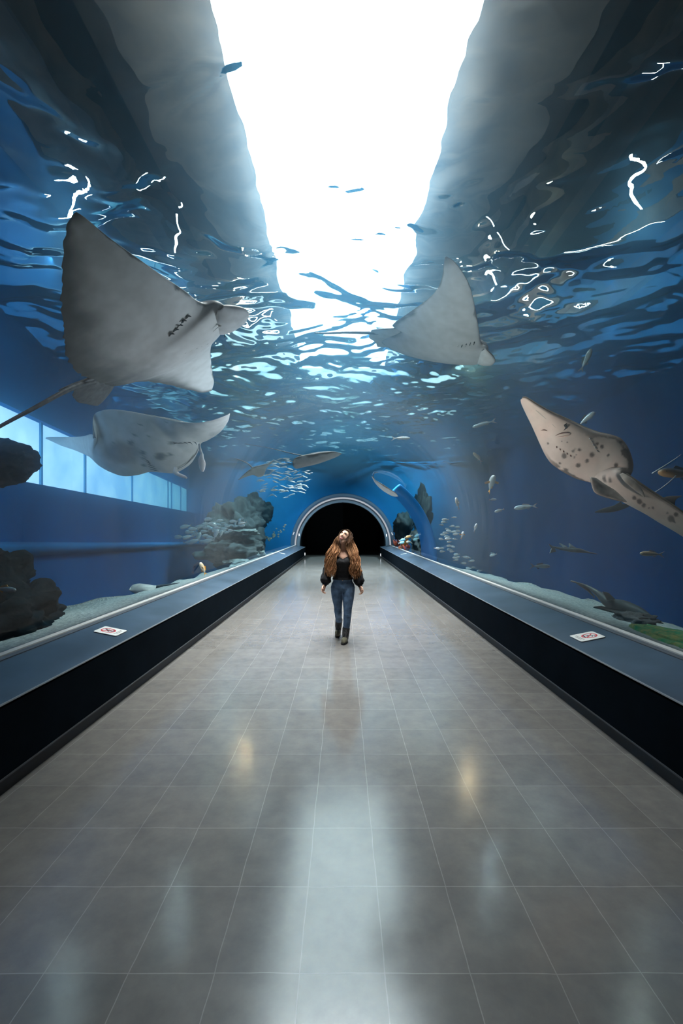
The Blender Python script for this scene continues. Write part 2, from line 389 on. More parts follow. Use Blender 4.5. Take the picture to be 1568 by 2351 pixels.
def surf_mat():
    t = NT('water_underside'); IOR = 1.09
    fr = t.n('ShaderNodeFresnel'); fr.inputs['IOR'].default_value = IOR
    tr = t.n('ShaderNodeBsdfTransparent'); rf = t.n('ShaderNodeBsdfRefraction'); rf.inputs['IOR'].default_value = IOR; rf.inputs['Roughness'].default_value = 0
    gl = t.n('ShaderNodeBsdfGlossy'); gl.inputs['Roughness'].default_value = 0.0
    m1 = t.n('ShaderNodeMixShader'); m1.inputs[0].default_value = .72; t.l(tr.outputs[0], m1.inputs[1]); t.l(rf.outputs[0], m1.inputs[2])
    m2 = t.n('ShaderNodeMixShader'); t.l(fr.outputs[0], m2.inputs[0]); t.l(m1.outputs[0], m2.inputs[1]); t.l(gl.outputs[0], m2.inputs[2])
    t.l(m2.outputs[0], t.out.inputs['Surface']); return t.m
sx, sy = .048, .048
xs = np.arange(-12.8, 12.81, sx); ys = np.arange(.3, 25.3, sy)
X, Y = np.meshgrid(xs, ys)
H = np.zeros_like(X)
wx = X + .22 * np.sin(1.3 * Y + .7) + .15 * np.sin(2.1 * X - 1.7 * Y); wy = Y + .22 * np.sin(1.1 * X + 1.9) + .13 * np.sin(1.9 * X + 2.3 * Y)
for k in range(80):
    lam = .20 * (10 ** rng.uniform(0, 1.15)); th = rng.normal(PI / 2, .7) if k % 2 else rng.uniform(0, 2 * PI)
    kk = 2 * PI / lam; slope = .027
    H += slope / kk * np.sin(kk * (wx * math.cos(th) + wy * math.sin(th)) + rng.uniform(0, 6.28))
nx, ny = len(xs), len(ys)
me = bpy.data.meshes.new('water_surface')
V = np.stack([X, Y, ZW + H], -1).reshape(-1, 3).astype(np.float32)
ii = (np.arange(ny - 1)[:, None] * nx + np.arange(nx - 1)[None, :]).reshape(-1)
Fq = np.stack([ii, ii + 1, ii + 1 + nx, ii + nx], -1).astype(np.int32)
me.vertices.add(len(V)); me.vertices.foreach_set('co', V.ravel())
me.loops.add(Fq.size); me.loops.foreach_set('vertex_index', Fq.ravel())
me.polygons.add(len(Fq)); me.polygons.foreach_set('loop_start', np.arange(0, Fq.size, 4, dtype=np.int32))
me.update(calc_edges=True); me.validate()
ws = link('water_surface', me, surf_mat(), smooth=True); struct(ws, 'rippled underside of the water surface overhead', 'water')

# ------------------------------------------------------------------ hall lamps, and lights added for glints and fill
def area(name, loc, size, energy, color, rot=(0, 0, 0), sy=None):
    l = bpy.data.lights.new(name, 'AREA'); l.energy = energy; l.color = color; l.shape = 'RECTANGLE'; l.size = size; l.size_y = sy or size
    o = bpy.data.objects.new(name, l); COL.objects.link(o); o.location = loc; o.rotation_euler = rot; return o
def point(name, loc, energy, color, r=.12):
    l = bpy.data.lights.new(name, 'POINT'); l.energy = energy; l.color = color; l.shadow_soft_size = r
    o = bpy.data.objects.new(name, l); COL.objects.link(o); o.location = loc; return o
DOWN = (0, 0, 0)
def lamp(loc, sx, sy_, e, col, spread, rot=DOWN):
    o = area('added_floodlight', loc, sx, e, col, rot, sy_); o.data.spread = math.radians(spread); return o
lamp((0, 8.2, 6.85), 2.3, 6.6, 3300, (1, .86, .82), 84)          # added under the skylight to pool light on the walkway
lamp((0, 16.6, 6.85), 2.0, 2.0, 4200, (.95, .97, 1), 110)  # added for glow over the far water
for x, y, e in ((-2.7, 18.5, 1500), (2.7, 18.5, 1500), (-5.0, 15, 500), (-5.2, 21, 900), (4.7, 15, 350), (4.9, 21, 900)):
    lamp((x, y, 7.6), .9, 2.2, e, (.85, .94, 1), 115)  # side floods added to brighten the far water, sand and rock
point('glint_lamp', (-4.2, 19.2, 8.0), 420, (1, .52, .25)); point('glint_lamp', (4.8, 17.4, 8.0), 420, (1, .52, .25))
for k in range(22):                                             # small bare lamps added to strike glints on the ripples
    sx_ = -1 if k % 2 else 1
    point('glint_lamp', (sx_ * rng.uniform(2.4, 7.5), rng.uniform(9, 23), rng.uniform(6.6, 8.4)), 16, (1, rng.uniform(.78, 1), rng.uniform(.6, 1)), .07)
# unseen warm fill added behind the camera, washing the vault from below
o = area('warm_fill_lamp', (0, -3.4, .9), 3.6, 26, (1, .84, .70), (math.radians(90 + 38), 0, 0), .8); o.data.spread = math.radians(95)
for k, (x, y, z, L, a) in enumerate(((-4.0, 11, 7.6, 2.4, .3), (-6.2, 9.5, 7.2, 2.0, 1.1), (-6.8, 14, 7.8, 2.6, -.2), (-3.4, 17, 7.4, 2.2, .9), (3.9, 12, 7.6, 2.4, -.4), (6.2, 10.5, 7.2, 2.0, .8), (6.6, 15.5, 7.8, 2.4, .2), (3.3, 19, 7.3, 2.2, -1.0), (-5.0, 8.2, 7.0, 1.6, .6), (-7.6, 11.5, 7.4, 2.2, .1), (-5.4, 12.6, 6.9, 1.8, 1.4), (5.2, 8.0, 7.0, 1.5, -.6), (7.4, 12.5, 7.4, 2.2, 1.2), (5.0, 13.5, 6.9, 1.8, .4), (-2.6, 13.6, 6.8, 1.4, -.5))):
    area('glint_tube', (x, y, z), .05, 46 if k < 8 else 22, (1, .93, .84) if k % 2 else (.86, .94, 1), (0, 0, a), L)  # bare tubes added to draw wiry glints on the water
# added fill lights above the ledges, aimed at the bellies overhead
def uplight(x, y, e, col, L, aim, spread):
    d = Vector(aim) - Vector((x, y, .735)); o = area('ledge_uplight', (x, y, .735), .06, e, col, d.to_track_quat('-Z', 'Y').to_euler(), L); o.data.spread = math.radians(spread); return o
uplight(2.34, 7.0, 40, (.92, .96, 1), .6, (-1.0, 5.9, 3.2), 56)
uplight(-2.34, 4.6, 27, (1, .86, .74), .6, (1.6, 4.8, 3.0), 55)
# added lights brightening the tank's end wall for the ripples to mirror
for sx_ in (-1, 1):
    o = area('wall_fill_light', (sx_ * 4.2, 22.0, 6.6), 1.2, 1500, (.80, .92, 1), (Vector((sx_ * 4.0, 25.3, 2.2)) - Vector((sx_ * 4.2, 22.0, 6.6))).to_track_quat('-Z', 'Y').to_euler(), .5); o.data.spread = math.radians(110)
# ================================================================== RAYS
def resample(stations, nu):
    """stations: rows of (LE 3D, TE 3D, thickness); Catmull-Rom in between"""
    arr = np.array([[*s[0], *s[1], s[2]] for s in stations], float)
    # chord-length parametrisation keeps the rows even
    mid = (arr[:, 0:3] + arr[:, 3:6]) / 2 + arr[:, 0:3] * .5
    d = np.r_[0, np.cumsum(np.linalg.norm(np.diff(mid, axis=0), axis=1) + 1e-4)]; d /= d[-1]
    out = []
    for u in np.linspace(0, 1, nu):
        i = min(np.searchsorted(d, u, side='right') - 1, len(d) - 2); f = (u - d[i]) / (d[i + 1] - d[i])
        out.append(catmull(arr, (i + f) / (len(d) - 1)))
    return np.array(out)

def sheet(name, stations, mats, nu=90, nv=40, parent=None, col=None, power=.55, peak=.42, bulge=None, wob=0.0):
    """a closed leaf-like body between two edge curves; belly (towards the walkway) = slot 0, back = slot 1.
    returns the object and the belly grid for placing marks"""
    S = resample(stations, nu)
    vv = (1 - np.cos(np.linspace(0, PI, nv))) / 2
    G = S[:, None, 0:3] * (1 - vv)[None, :, None] + S[:, None, 3:6] * vv[None, :, None]
    if wob:
        for i in range(nu):
            n = Vector(G[i, -1]); k = noise.noise(n * 30) * wob + noise.noise(n * 70) * wob * .6
            d = G[i, -1] - G[i, 0]; L = np.linalg.norm(d) + 1e-6
            G[i, :, :] += (d / L)[None, :] * (k * vv ** 3)[:, None]
    du = np.gradient(G, axis=0); dv = np.gradient(G, axis=1)
    Nn = np.cross(du, dv); ln = np.linalg.norm(Nn, axis=-1, keepdims=True); Nn = Nn / np.maximum(ln, 1e-9)
    # blur normals along the rows so folds stay smooth
    for _ in range(6):
        Nn[1:-1] = (Nn[:-2] + 2 * Nn[1:-1] + Nn[2:]) / 4
        Nn[:, 1:-1] = (Nn[:, :-2] + 2 * Nn[:, 1:-1] + Nn[:, 2:]) / 4
        Nn[:, 0] = Nn[:, 1]; Nn[:, -1] = Nn[:, -2]
    Nn /= np.maximum(np.linalg.norm(Nn, axis=-1, keepdims=True), 1e-9)
    c = G.reshape(-1, 3).mean(0); tocam = np.array([0, 0, CH]) - c
    if (Nn.reshape(-1, 3) @ tocam).mean() < 0: Nn = -Nn
    prof = np.clip(vv, 0, 1) ** power * np.clip(1 - vv, 0, 1) ** (power / peak * (1 - peak)); prof = prof / prof.max()
    th = S[:, 6][:, None] * prof[None, :]
    belly = G + Nn * (th * .45)[..., None]; back = G - Nn * (th * .55)[..., None]
    if bulge is not None:
        belly = belly + Nn * bulge(belly)[..., None]
    verts = belly.reshape(-1, 3).tolist(); nb = nu * nv
    bidx = np.arange(nb).reshape(nu, nv); kidx = bidx.copy()
    inner = np.zeros((nu, nv), bool); inner[:, 1:-1] = True
    nxt = nb
    for i in range(nu):
        for j in range(1, nv - 1):
            verts.append(back[i, j].tolist()); kidx[i, j] = nxt; nxt += 1
    faces, mi = [], []
    for i in range(nu - 1):
        for j in range(nv - 1):
            faces.append((bidx[i, j], bidx[i + 1, j], bidx[i + 1, j + 1], bidx[i, j + 1])); mi.append(0)
            faces.append((kidx[i, j], kidx[i, j + 1], kidx[i + 1, j + 1], kidx[i + 1, j])); mi.append(1)
    for i in (0, nu - 1):
        for j in range(nv - 1):
            q = [bidx[i, j], bidx[i, j + 1], kidx[i, j + 1], kidx[i, j]]
            q = list(dict.fromkeys(q))
            if len(q) > 2: faces.append(q); mi.append(1)
    me = mesh_from(name, verts, faces)
    me.polygons.foreach_set('material_index', mi)
    bm = bmesh.new(); bm.from_mesh(me); bmesh.ops.recalc_face_normals(bm, faces=bm.faces); bm.to_mesh(me); bm.free()
    if col is not None:
        a = me.color_attributes.new('pigment', 'FLOAT_COLOR', 'POINT')
        u = np.linspace(0, 1, nu)
        buf = np.ones((len(verts), 4), np.float32)
        px = VX + F * belly[..., 0] / belly[..., 1]; py = VY - F * (belly[..., 2] - CH) / belly[..., 1]
        cb = col(u[:, None] * np.ones((1, nv)), np.ones((nu, 1)) * vv[None, :], px, py, belly)
        buf[:nb, :3] = cb.reshape(-1, 3)
        a.data.foreach_set('color', buf.ravel())
    o = link(name, me, mats, parent, smooth=True)
    return o, belly, Nn

def near(belly, Nn, px, py):
    qx = VX + F * belly[..., 0] / belly[..., 1]; qy = VY - F * (belly[..., 2] - CH) / belly[..., 1]
    k = np.argmin((qx - px) ** 2 + (qy - py) ** 2); i, j = np.unravel_index(k, qx.shape)
    return Vector(belly[i, j]), Vector(Nn[i, j])

def slit(name, belly, Nn, path, wpx, m, parent, lift=.004):
    """narrow dark opening lying along pixels of PATH on the belly, tapering at both ends"""
    bm = bmesh.new(); pts, rad = [], []
    for k, (x, y) in enumerate(path):
        p, n = near(belly, Nn, x, y); pp = P(x, y, p.y) + n * lift; pts.append(pp)
        s = k / (len(path) - 1); rad.append(max(.15, math.sin(PI * s)) * wpx * p.y / F / 2)
    tube_bm(bm, pts, rad, 8, .5)
    return from_bm(name, bm, m, parent, True)

def curve_px(pts, n):
    return [tuple(catmull(pts, i / (n - 1))) for i in range(n)]

def noise_arr(pts, sc, off=0.0):
    f = pts.reshape(-1, 3); return np.array([noise.fractal(Vector(p) * sc + Vector((off, off * 1.7, 0)), 1.0, 2.0, 4) for p in f]).reshape(pts.shape[:-1])

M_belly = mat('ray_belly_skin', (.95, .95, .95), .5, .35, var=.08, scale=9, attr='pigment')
M_back = mat('ray_back_skin', (.05, .06, .07), .55, .3, var=.3, scale=12)
M_fin = mat('ray_dark_fin_skin', (.07, .085, .10), .55, .3, var=.3, scale=20, bump=.2)
M_slit = mat('dark_slit', (.015, .02, .025), .7, .2)
M_pale = mat('ray_pale_skin', (.60, .62, .65), .5, .35, var=.1, scale=10)

def smooth(x, a, b):
    t = np.clip((x - a) / (b - a), 0, 1); return t * t * (3 - 2 * t)
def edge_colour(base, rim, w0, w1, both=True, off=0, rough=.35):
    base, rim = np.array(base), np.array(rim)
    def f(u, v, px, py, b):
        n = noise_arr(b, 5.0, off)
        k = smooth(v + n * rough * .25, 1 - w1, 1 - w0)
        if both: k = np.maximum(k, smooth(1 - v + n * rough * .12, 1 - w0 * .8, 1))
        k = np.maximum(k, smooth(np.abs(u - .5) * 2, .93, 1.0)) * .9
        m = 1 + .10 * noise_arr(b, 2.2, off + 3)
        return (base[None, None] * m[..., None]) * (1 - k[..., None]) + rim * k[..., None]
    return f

# ---- big eagle ray, upper left: crosses over the vault with its head to the middle
Rr = 3.15
def C3(p, R=Rr): return on_cyl(p[0], p[1], R)
st = [((176, 487), (168, 492), .004), ((196, 500), (152, 520), .02), ((250, 545), (144, 600), .035), ((315, 592), (141, 690), .055), ((380, 638), (146, 770), .085),
      ((425, 668), (157, 825), .13), ((452, 690), (185, 861), .19), ((474, 697), (205, 868), .24),
      ((497, 693), (219, 876), .27), ((513, 700), (228, 880), .28), ((524, 716), (236, 884), .28), ((515, 745), (248, 886), .27), ((494, 773), (262, 885), .22),
      ((484, 795), (290, 879), .16), ((484, 825), (330, 876), .10), ((488, 855), (380, 882), .06), ((491, 878), (425, 893), .035), ((486, 897), (462, 902), .012)]
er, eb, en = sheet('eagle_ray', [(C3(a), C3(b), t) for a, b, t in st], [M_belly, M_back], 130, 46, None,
                   edge_colour((.66, .675, .69), (.04, .055, .065), .03, .55, off=1.3), wob=.02)  # natural dark rim, widened inward to paint shade over the upper wing
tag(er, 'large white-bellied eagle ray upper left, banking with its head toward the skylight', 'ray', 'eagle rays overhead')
# snout pad and head side bulge
sn = [((512, 702), (500, 712), .03), ((530, 704), (494, 734), .09), ((550, 706), (494, 756), .11), ((566, 711), (504, 768), .10), ((572, 722), (522, 766), .07), ((566, 736), (544, 754), .03), ((560, 744), (554, 748), .01)]
def Cn(p, R=3.06): return on_cyl(p[0], p[1], R)
sheet('snout', [(Cn(a), Cn(b), t) for a, b, t in sn], [M_pale, M_back], 30, 18, er, None)
for k in range(5):
    x0, y0 = 390 + k * 9.5, 770 - k * 10
    path = curve_px([(x0 - 3, y0 + 2), (x0 + 3, y0 - 5), (x0 + 11, y0 - 3.5)], 6)
    slit('gill_slit', eb, en, path, 8, M_slit, er)
for k in range(5): slit('gill_slit', eb, en, [(424 + 12.5 * k, 811 - 5.2 * k), (428 + 12.5 * k, 809 - 5.2 * k)], 2.5, M_slit, er)
slit('mouth', eb, en, curve_px([(497, 742), (506, 749), (514, 766), (512, 770)], 10), 4, M_slit, er, .02)
slit('nostril_flap', eb, en, curve_px([(486, 756), (500, 745), (522, 738), (530, 730)], 10), 4, M_pale, er, .025)
sheet('pelvic_fin', [(C3((262, 868)), C3((215, 868)), .02), (C3((262, 885)), C3((178, 884)), .05), (C3((252, 903)), C3((167, 905)), .04), (C3((236, 922)), C3((176, 922)), .03), (C3((224, 932)), C3((196, 927)), .012)], [M_fin, M_fin], 40, 22, er, wob=.02)
sheet('pelvic_fin', [(C3((228, 860)), C3((138, 893)), .02), (C3((226, 868)), C3((134, 897)), .05), (C3((222, 876)), C3((150, 895)), .03)], [M_fin, M_fin], 16, 16, er)
bm = bmesh.new(); tp = [C3((215, 874)), C3((180, 885), 3.13), C3((140, 903), 3.08), C3((80, 936), 3.0), C3((20, 968), 2.95), C3((-60, 1012), 2.9)]
tp = [Vector(catmull([tuple(p) for p in tp], i / 30)) for i in range(31)]
tube_bm(bm, tp, [.034 - .024 * (i / 30) ** .5 for i in range(31)], 10); from_bm('tail', bm, M_fin, er, True)

# ---- second eagle ray, right of the skylight
R2 = 3.75
def D3(p, R=R2): return on_cyl(p[0], p[1], R)
far = lambda p, k: on_cyl(p[0], p[1], R2 + k)
st = [((1025, 589), (1021, 592), .006), ((1043, 600), (1018, 612), .02), ((1062, 625), (1015, 635), .03), ((1078, 655), (1003, 665), .045), ((1087, 690), (975, 692), .07), ((1094, 725), (940, 717), .10),
      ((1099, 755), (907, 740), .15), ((1103, 782), (902, 750), .2), ((1108, 791), (920, 758), .24), ((1118, 793), (905, 764), .26), ((1121, 806), (885, 771), .27), ((1116, 826), (872, 782), .26), ((1098, 834), (885, 793), .2),
      ((1060, 829), (910, 806), .13)]
S2 = [(D3(a), D3(b), t) for a, b, t in st]
S2 += [(far((1045, 815), .35), far((940, 800), .30), .07), (far((1050, 800), .85), far((960, 790), .75), .03), (far((1045, 790), 1.15), far((1010, 788), 1.1), .008)]
e2, eb2, en2 = sheet('eagle_ray', S2, [M_belly, M_back], 110, 40, None, edge_colour((.60, .64, .69), (.20, .24, .29), .01, .08, off=5.1))
tag(e2, 'pale blue-grey eagle ray with one raised wing right of the skylight', 'ray', 'eagle rays overhead')
sheet('snout', [(D3(a, 3.69), D3(b, 3.69), t) for a, b, t in [((1114, 800), (1104, 806), .03), ((1124, 810), (1098, 822), .08), ((1133, 820), (1096, 834), .10), ((1137, 830), (1104, 838), .07), ((1130, 838), (1116, 839), .02)]], [M_pale, M_back], 24, 16, e2)
for k in range(5): slit('gill_slit', eb2, en2, curve_px([(1090 - 9.2 * k, 783 + 2.3 * k), (1089 - 9.5 * k, 787 + 2.3 * k), (1087.5 - 9.6 * k, 792 + 2 * k)], 6), 3.4 - .4 * k, M_slit, e2)
slit('mouth', eb2, en2, curve_px([(1105, 823), (1104, 831), (1098, 837)], 6), 3.2, M_slit, e2, .02)
sheet('pelvic_fin', [(D3((915, 753)), D3((853, 757)), .02), (D3((925, 762)), D3((850, 765)), .06), (D3((912, 775)), D3((848, 776)), .05), (D3((905, 786)), D3((862, 786)), .04), (D3((892, 797)), D3((866, 796)), .012)], [M_pale, M_back], 26, 18, e2)
bm = bmesh.new(); tp = [D3((890, 765)), D3((853, 764)), D3((800, 763)), D3((745, 765)), D3((722, 764))]
tp = [Vector(catmull([tuple(p) for p in tp], i / 20)) for i in range(21)]
tube_bm(bm, tp, [.030 - .023 * (i / 20) for i in range(21)], 8); from_bm('tail', bm, M_fin, e2, True)

# ---- manta, lower left
def Mz(p, d): return P(p[0], p[1], d)
spots = [(322, 975, 4), (308, 999, 5), (343, 1001, 3), (382, 970, 2), (327, 1040, 7), (330, 1052, 5), (368, 1048, 13), (390, 1044, 5), (393, 1018, 6), (260, 1018, 3), (330, 1068, 5), (300, 1016, 8)]
def manta_col(u, v, px, py, b):
    c = np.ones(px.shape + (3,)) * np.array([.62, .63, .64]) * (1 + .12 * noise_arr(b, 1.8, 9))[..., None]
    k = np.zeros(px.shape)
    for x, y, r in spots: k = np.maximum(k, 1 - smooth(np.hypot(px - x, (py - y) * 1.4), r * .6, r * 1.3))
    nn = noise_arr(b, 2.4, 2)
    k = np.maximum(k, .72 * (1 - smooth(np.hypot((px - 272) / 48, (py - 1040) / 30) + nn * .35, .55, 1.2)))
    k = np.maximum(k, .30 * smooth(1 - smooth(np.abs((py - 985) - (px - 400) * .12), 4, 30), 0, 1) * smooth(nn, -.1, .4))
    k = np.maximum(k, .55 * smooth(u, .80, .95))
    return c * (1 - k[..., None] * .80) + np.array([.06, .09, .12]) * (k[..., None] * .80)
st = [((528, 949), (525, 951), .01, 6.2), ((523, 968), (508, 958), .03, 6.4), ((505, 992), (482, 966), .06, 6.6), ((480, 1008), (450, 971), .12, 6.75), ((462, 1015), (420, 970), .2, 6.85), ((458, 1026), (392, 966), .30, 6.9),
      ((449, 1046), (362, 958), .38, 7.0), ((434, 1067), (332, 951), .42, 7.0), ((405, 1084), (302, 945), .42, 7.0), ((378, 1084), (275, 941), .38, 7.0), ((345, 1083), (250, 940), .3, 7.0), ((318, 1090), (232, 943), .24, 7.0), ((285, 1093), (218, 950), .18, 7.05),
      ((255, 1084), (213, 966), .14, 7.05), ((228, 1069), (216, 988), .11, 7.1), ((210, 1052), (219, 1003), .10, 7.15), ((196, 1044), (209, 997), .085, 7.45), ((170, 1033), (188, 1002), .07, 7.9), ((140, 1023), (155, 1003), .04, 8.3), ((114, 1011), (118, 1003), .015, 8.6), ((104, 1007), (106, 1004), .006, 8.8)]
mr, mb, mn = sheet('manta_ray', [(Mz(a, d + .40), Mz(b, d - .30), t) for a, b, t, d in st], [M_belly, M_back], 150, 50, None, manta_col)
tag(mr, 'wide grey manta ray with dark blotches below the large eagle ray', 'ray')
sheet('head_lobe', [(Mz((455, 1020), 6.75), Mz((459, 1019), 6.75), .02), (Mz((457, 1035), 6.7), Mz((464, 1036), 6.7), .05), (Mz((460, 1044), 6.65), Mz((467, 1043), 6.65), .05), (Mz((456, 1054), 6.6), Mz((468, 1052), 6.6), .05), (Mz((456, 1066), 6.6), Mz((472, 1064), 6.6), .05), (Mz((459, 1077), 6.6), Mz((470, 1077), 6.6), .04), (Mz((464, 1083), 6.6), Mz((467, 1083), 6.6), .01)], [M_pale, M_pale], 30, 14, mr)
sheet('head_lobe', [(Mz((400, 1072), 6.72), Mz((407, 1073), 6.72), .02), (Mz((397, 1085), 6.68), Mz((408, 1082), 6.68), .05), (Mz((402, 1090), 6.65), Mz((414, 1087), 6.65), .05), (Mz((416, 1096), 6.62), Mz((424, 1091), 6.62), .04), (Mz((428, 1099), 6.6), Mz((430, 1096), 6.6), .01)], [M_pale, M_pale], 24, 12, mr)
for k in range(5):
    slit('gill_slit', mb, mn, curve_px([(330 + 3 * k, 1052 + 6 * k), (338 + 4 * k, 1057 + 5.5 * k), (346 + 5 * k, 1062 + 5 * k)], 6), 2.6, M_slit, mr)
    slit('gill_slit', mb, mn, curve_px([(398 + 11 * k, 1020 - 1.5 * k), (404 + 11 * k, 1017 - .5 * k), (412 + 10 * k, 1018 + .8 * k)], 6), 2.6, M_slit, mr)
slit('mouth', mb, mn, curve_px([(398, 1080), (425, 1066), (448, 1042), (455, 1024)], 16), 3.0, mat('manta_mouth_shade', (.25, .28, .31), .6, .2), mr, .02)

# ---- guitarfish, right: snout up to the left, tail out of the frame
def Gz(p, d): return P(p[0], p[1], d)
gs = [((1199, 913), (1197, 917), .03, 4.75), ((1208, 914), (1200, 928), .06, 4.74), ((1232, 929), (1211, 952), .09, 4.72), ((1262, 946), (1222, 975), .12, 4.70), ((1292, 959), (1232, 998), .16, 4.68), ((1322, 972), (1242, 1022), .20, 4.66),
      ((1352, 985), (1252, 1044), .23, 4.64), ((1380, 994), (1264, 1062), .25, 4.62), ((1405, 999), (1281, 1076), .26, 4.60), ((1426, 1007), (1303, 1089), .26, 4.58), ((1440, 1024), (1322, 1098), .25, 4.56), ((1449, 1046), (1337, 1101), .24, 4.54), ((1453, 1068), (1348, 1098), .22, 4.52), ((1448, 1083), (1353, 1092), .20, 4.51),
      ((1432, 1087), (1360, 1101), .185, 4.49), ((1440, 1092), (1376, 1114), .175, 4.47), ((1455, 1103), (1402, 1132), .165, 4.44), ((1484, 1123), (1438, 1153), .15, 4.40), ((1520, 1146), (1482, 1177), .13, 4.35), ((1545, 1162), (1515, 1198), .115, 4.30),
      ((1580, 1187), (1556, 1222), .10, 4.24), ((1635, 1232), (1612, 1258), .07, 4.15), ((1700, 1290), (1690, 1300), .03, 4.05)]
gsp = [(1316, 1036, 4.5), (1330, 1033, 4), (1319, 1050, 4), (1360, 1044, 7), (1348, 1058, 4.5), (1371, 1019, 3.5), (1382, 1026, 4.5), (1397, 1045, 4), (1296, 1047, 6), (1320, 1031, 3), (1285, 1064, 2.5), (1388, 1100, 5.5), (1401, 1103, 5.5), (1327, 1068, 5), (1258, 1018, 3), (1290, 1013, 2), (1324, 1044, 2.5),
       (1468, 1152, 7), (1478, 1160, 6), (1490, 1166, 3), (1499, 1166, 3.5), (1540, 1191, 9), (1552, 1181, 6), (1456, 1142, 5), (1548, 1198, 3), (1532, 1178, 3), (1302, 1016, 2), (1414, 1068, 6)]
def guitar_col(u, v, px, py, b):
    nn = noise_arr(b, 9.0, 4); n2 = noise_arr(b, 3.0, 7)
    base = np.array([.70, .60, .53]); c = np.ones(px.shape + (3,)) * base * (1 + .12 * n2)[..., None]
    pink = smooth(n2, .0, .5) * .4
    c = c * (1 - pink[..., None]) + np.array([.72, .52, .45]) * pink[..., None]
    wing = smooth(u, .20, .36) * (1 - smooth(u, .50, .56))
    k = np.maximum(smooth(np.abs(v - .5) * 2 + nn * .22, .80, .90) * wing, smooth(np.abs(v - .5) * 2, .93, .99) * .5)
    for x, y, r in gsp: k = np.maximum(k, 1 - smooth(np.hypot(px - x, py - y) + nn * 3, r * .6, r * 1.2))
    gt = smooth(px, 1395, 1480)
    c = c * (1 - .40 * gt[..., None])  # tail darkened in colour, standing in for weaker light there
    return c * (1 - k[..., None] * .9) + np.array([.075, .055, .045]) * (k[..., None] * .9)
M_gback = mat('guitarfish_back_skin', (.10, .085, .06), .6, .3, var=.3, scale=10)
gf, gb, gn = sheet('guitarfish', [(Gz(a, d - .05), Gz(b, d + .30), t) for a, b, t, d in gs], [M_belly, M_gback], 220, 60, None, guitar_col, power=.5, peak=.5)
tag(gf, 'long guitarfish with freckled cream belly and pointed snout on the right', 'guitarfish')
M_gfin = mat('guitarfish_fin_skin', (.40, .345, .30), .55, .3, var=.3, scale=10)
sheet('pelvic_fin', [(Gz((1355, 1096), 4.44), Gz((1372, 1100), 4.46), .03), (Gz((1358, 1112), 4.43), Gz((1390, 1112), 4.45), .05), (Gz((1366, 1131), 4.42), Gz((1410, 1124), 4.44), .05), (Gz((1390, 1141), 4.40), Gz((1424, 1136), 4.42), .045), (Gz((1418, 1148), 4.38), Gz((1434, 1146), 4.40), .03), (Gz((1438, 1152), 4.36), Gz((1439, 1151), 4.37), .008)], [M_gfin, M_gback], 40, 18, gf)
sheet('pelvic_fin', [(Gz((1430, 1086), 4.42), Gz((1422, 1090), 4.42), .02), (Gz((1448, 1096), 4.38), Gz((1434, 1106), 4.38), .04), (Gz((1464, 1110), 4.35), Gz((1452, 1122), 4.35), .04), (Gz((1476, 1127), 4.32), Gz((1468, 1133), 4.32), .03), (Gz((1481, 1141), 4.30), Gz((1479, 1142), 4.30), .008)], [M_gfin, M_gback], 30, 14, gf)
M_brown = mat('brown_slit', (.16, .07, .05), .6, .3)
slit('mouth', gb, gn, curve_px([(1275, 1000), (1287, 995), (1300, 993), (1310, 995)], 8), 5, M_brown, gf)
slit('lower_lip', gb, gn, curve_px([(1279, 1003), (1292, 1002), (1304, 999), (1310, 996)], 8), 4, mat('pink_lip', (.72, .52, .45), .5, .3), gf, .008)
slit('nostril', gb, gn, curve_px([(1301, 971), (1297, 976), (1301, 981), (1294, 988)], 8), 7, M_slit, gf)
slit('nostril', gb, gn, curve_px([(1242, 988), (1250, 987), (1257, 989)], 6), 4, M_brown, gf)
for k in range(5):
    slit('gill_slit', gb, gn, curve_px([(1277 + 8 * k, 1024 + 5 * k), (1279 + 8 * k, 1029 + 5 * k)], 3), 3, M_brown, gf)
    slit('gill_slit', gb, gn, curve_px([(1352 + 4 * k, 1005 + 7 * k), (1357 + 4 * k, 1010 + 7 * k)], 3), 3.5, mat('grey_slit', (.25, .25, .25), .6), gf)
slit('rostrum_groove', gb, gn, curve_px([(1210, 925), (1245, 955), (1275, 982)], 10), 5, mat('shadowed_rostrum_skin', (.46, .42, .38), .6), gf, -.004)
for tipx, tipy, a, b in ((1553, 1139, (1510, 1152), (1546, 1174)),):
    m_ = mat('guitarfish_dorsal_skin', (.035, .03, .028), .6, .3)
    sheet('dorsal_fin', [(Gz(a, 4.40), Gz(b, 4.32), .03), (Gz((1524, 1142), 4.43), Gz((1549, 1160), 4.36), .03), (Gz((1540, 1139), 4.46), Gz((1552, 1147), 4.4), .02), (Gz((1564, 1138), 4.48), Gz((1566, 1139), 4.46), .006)], [m_, m_], 24, 14, gf)

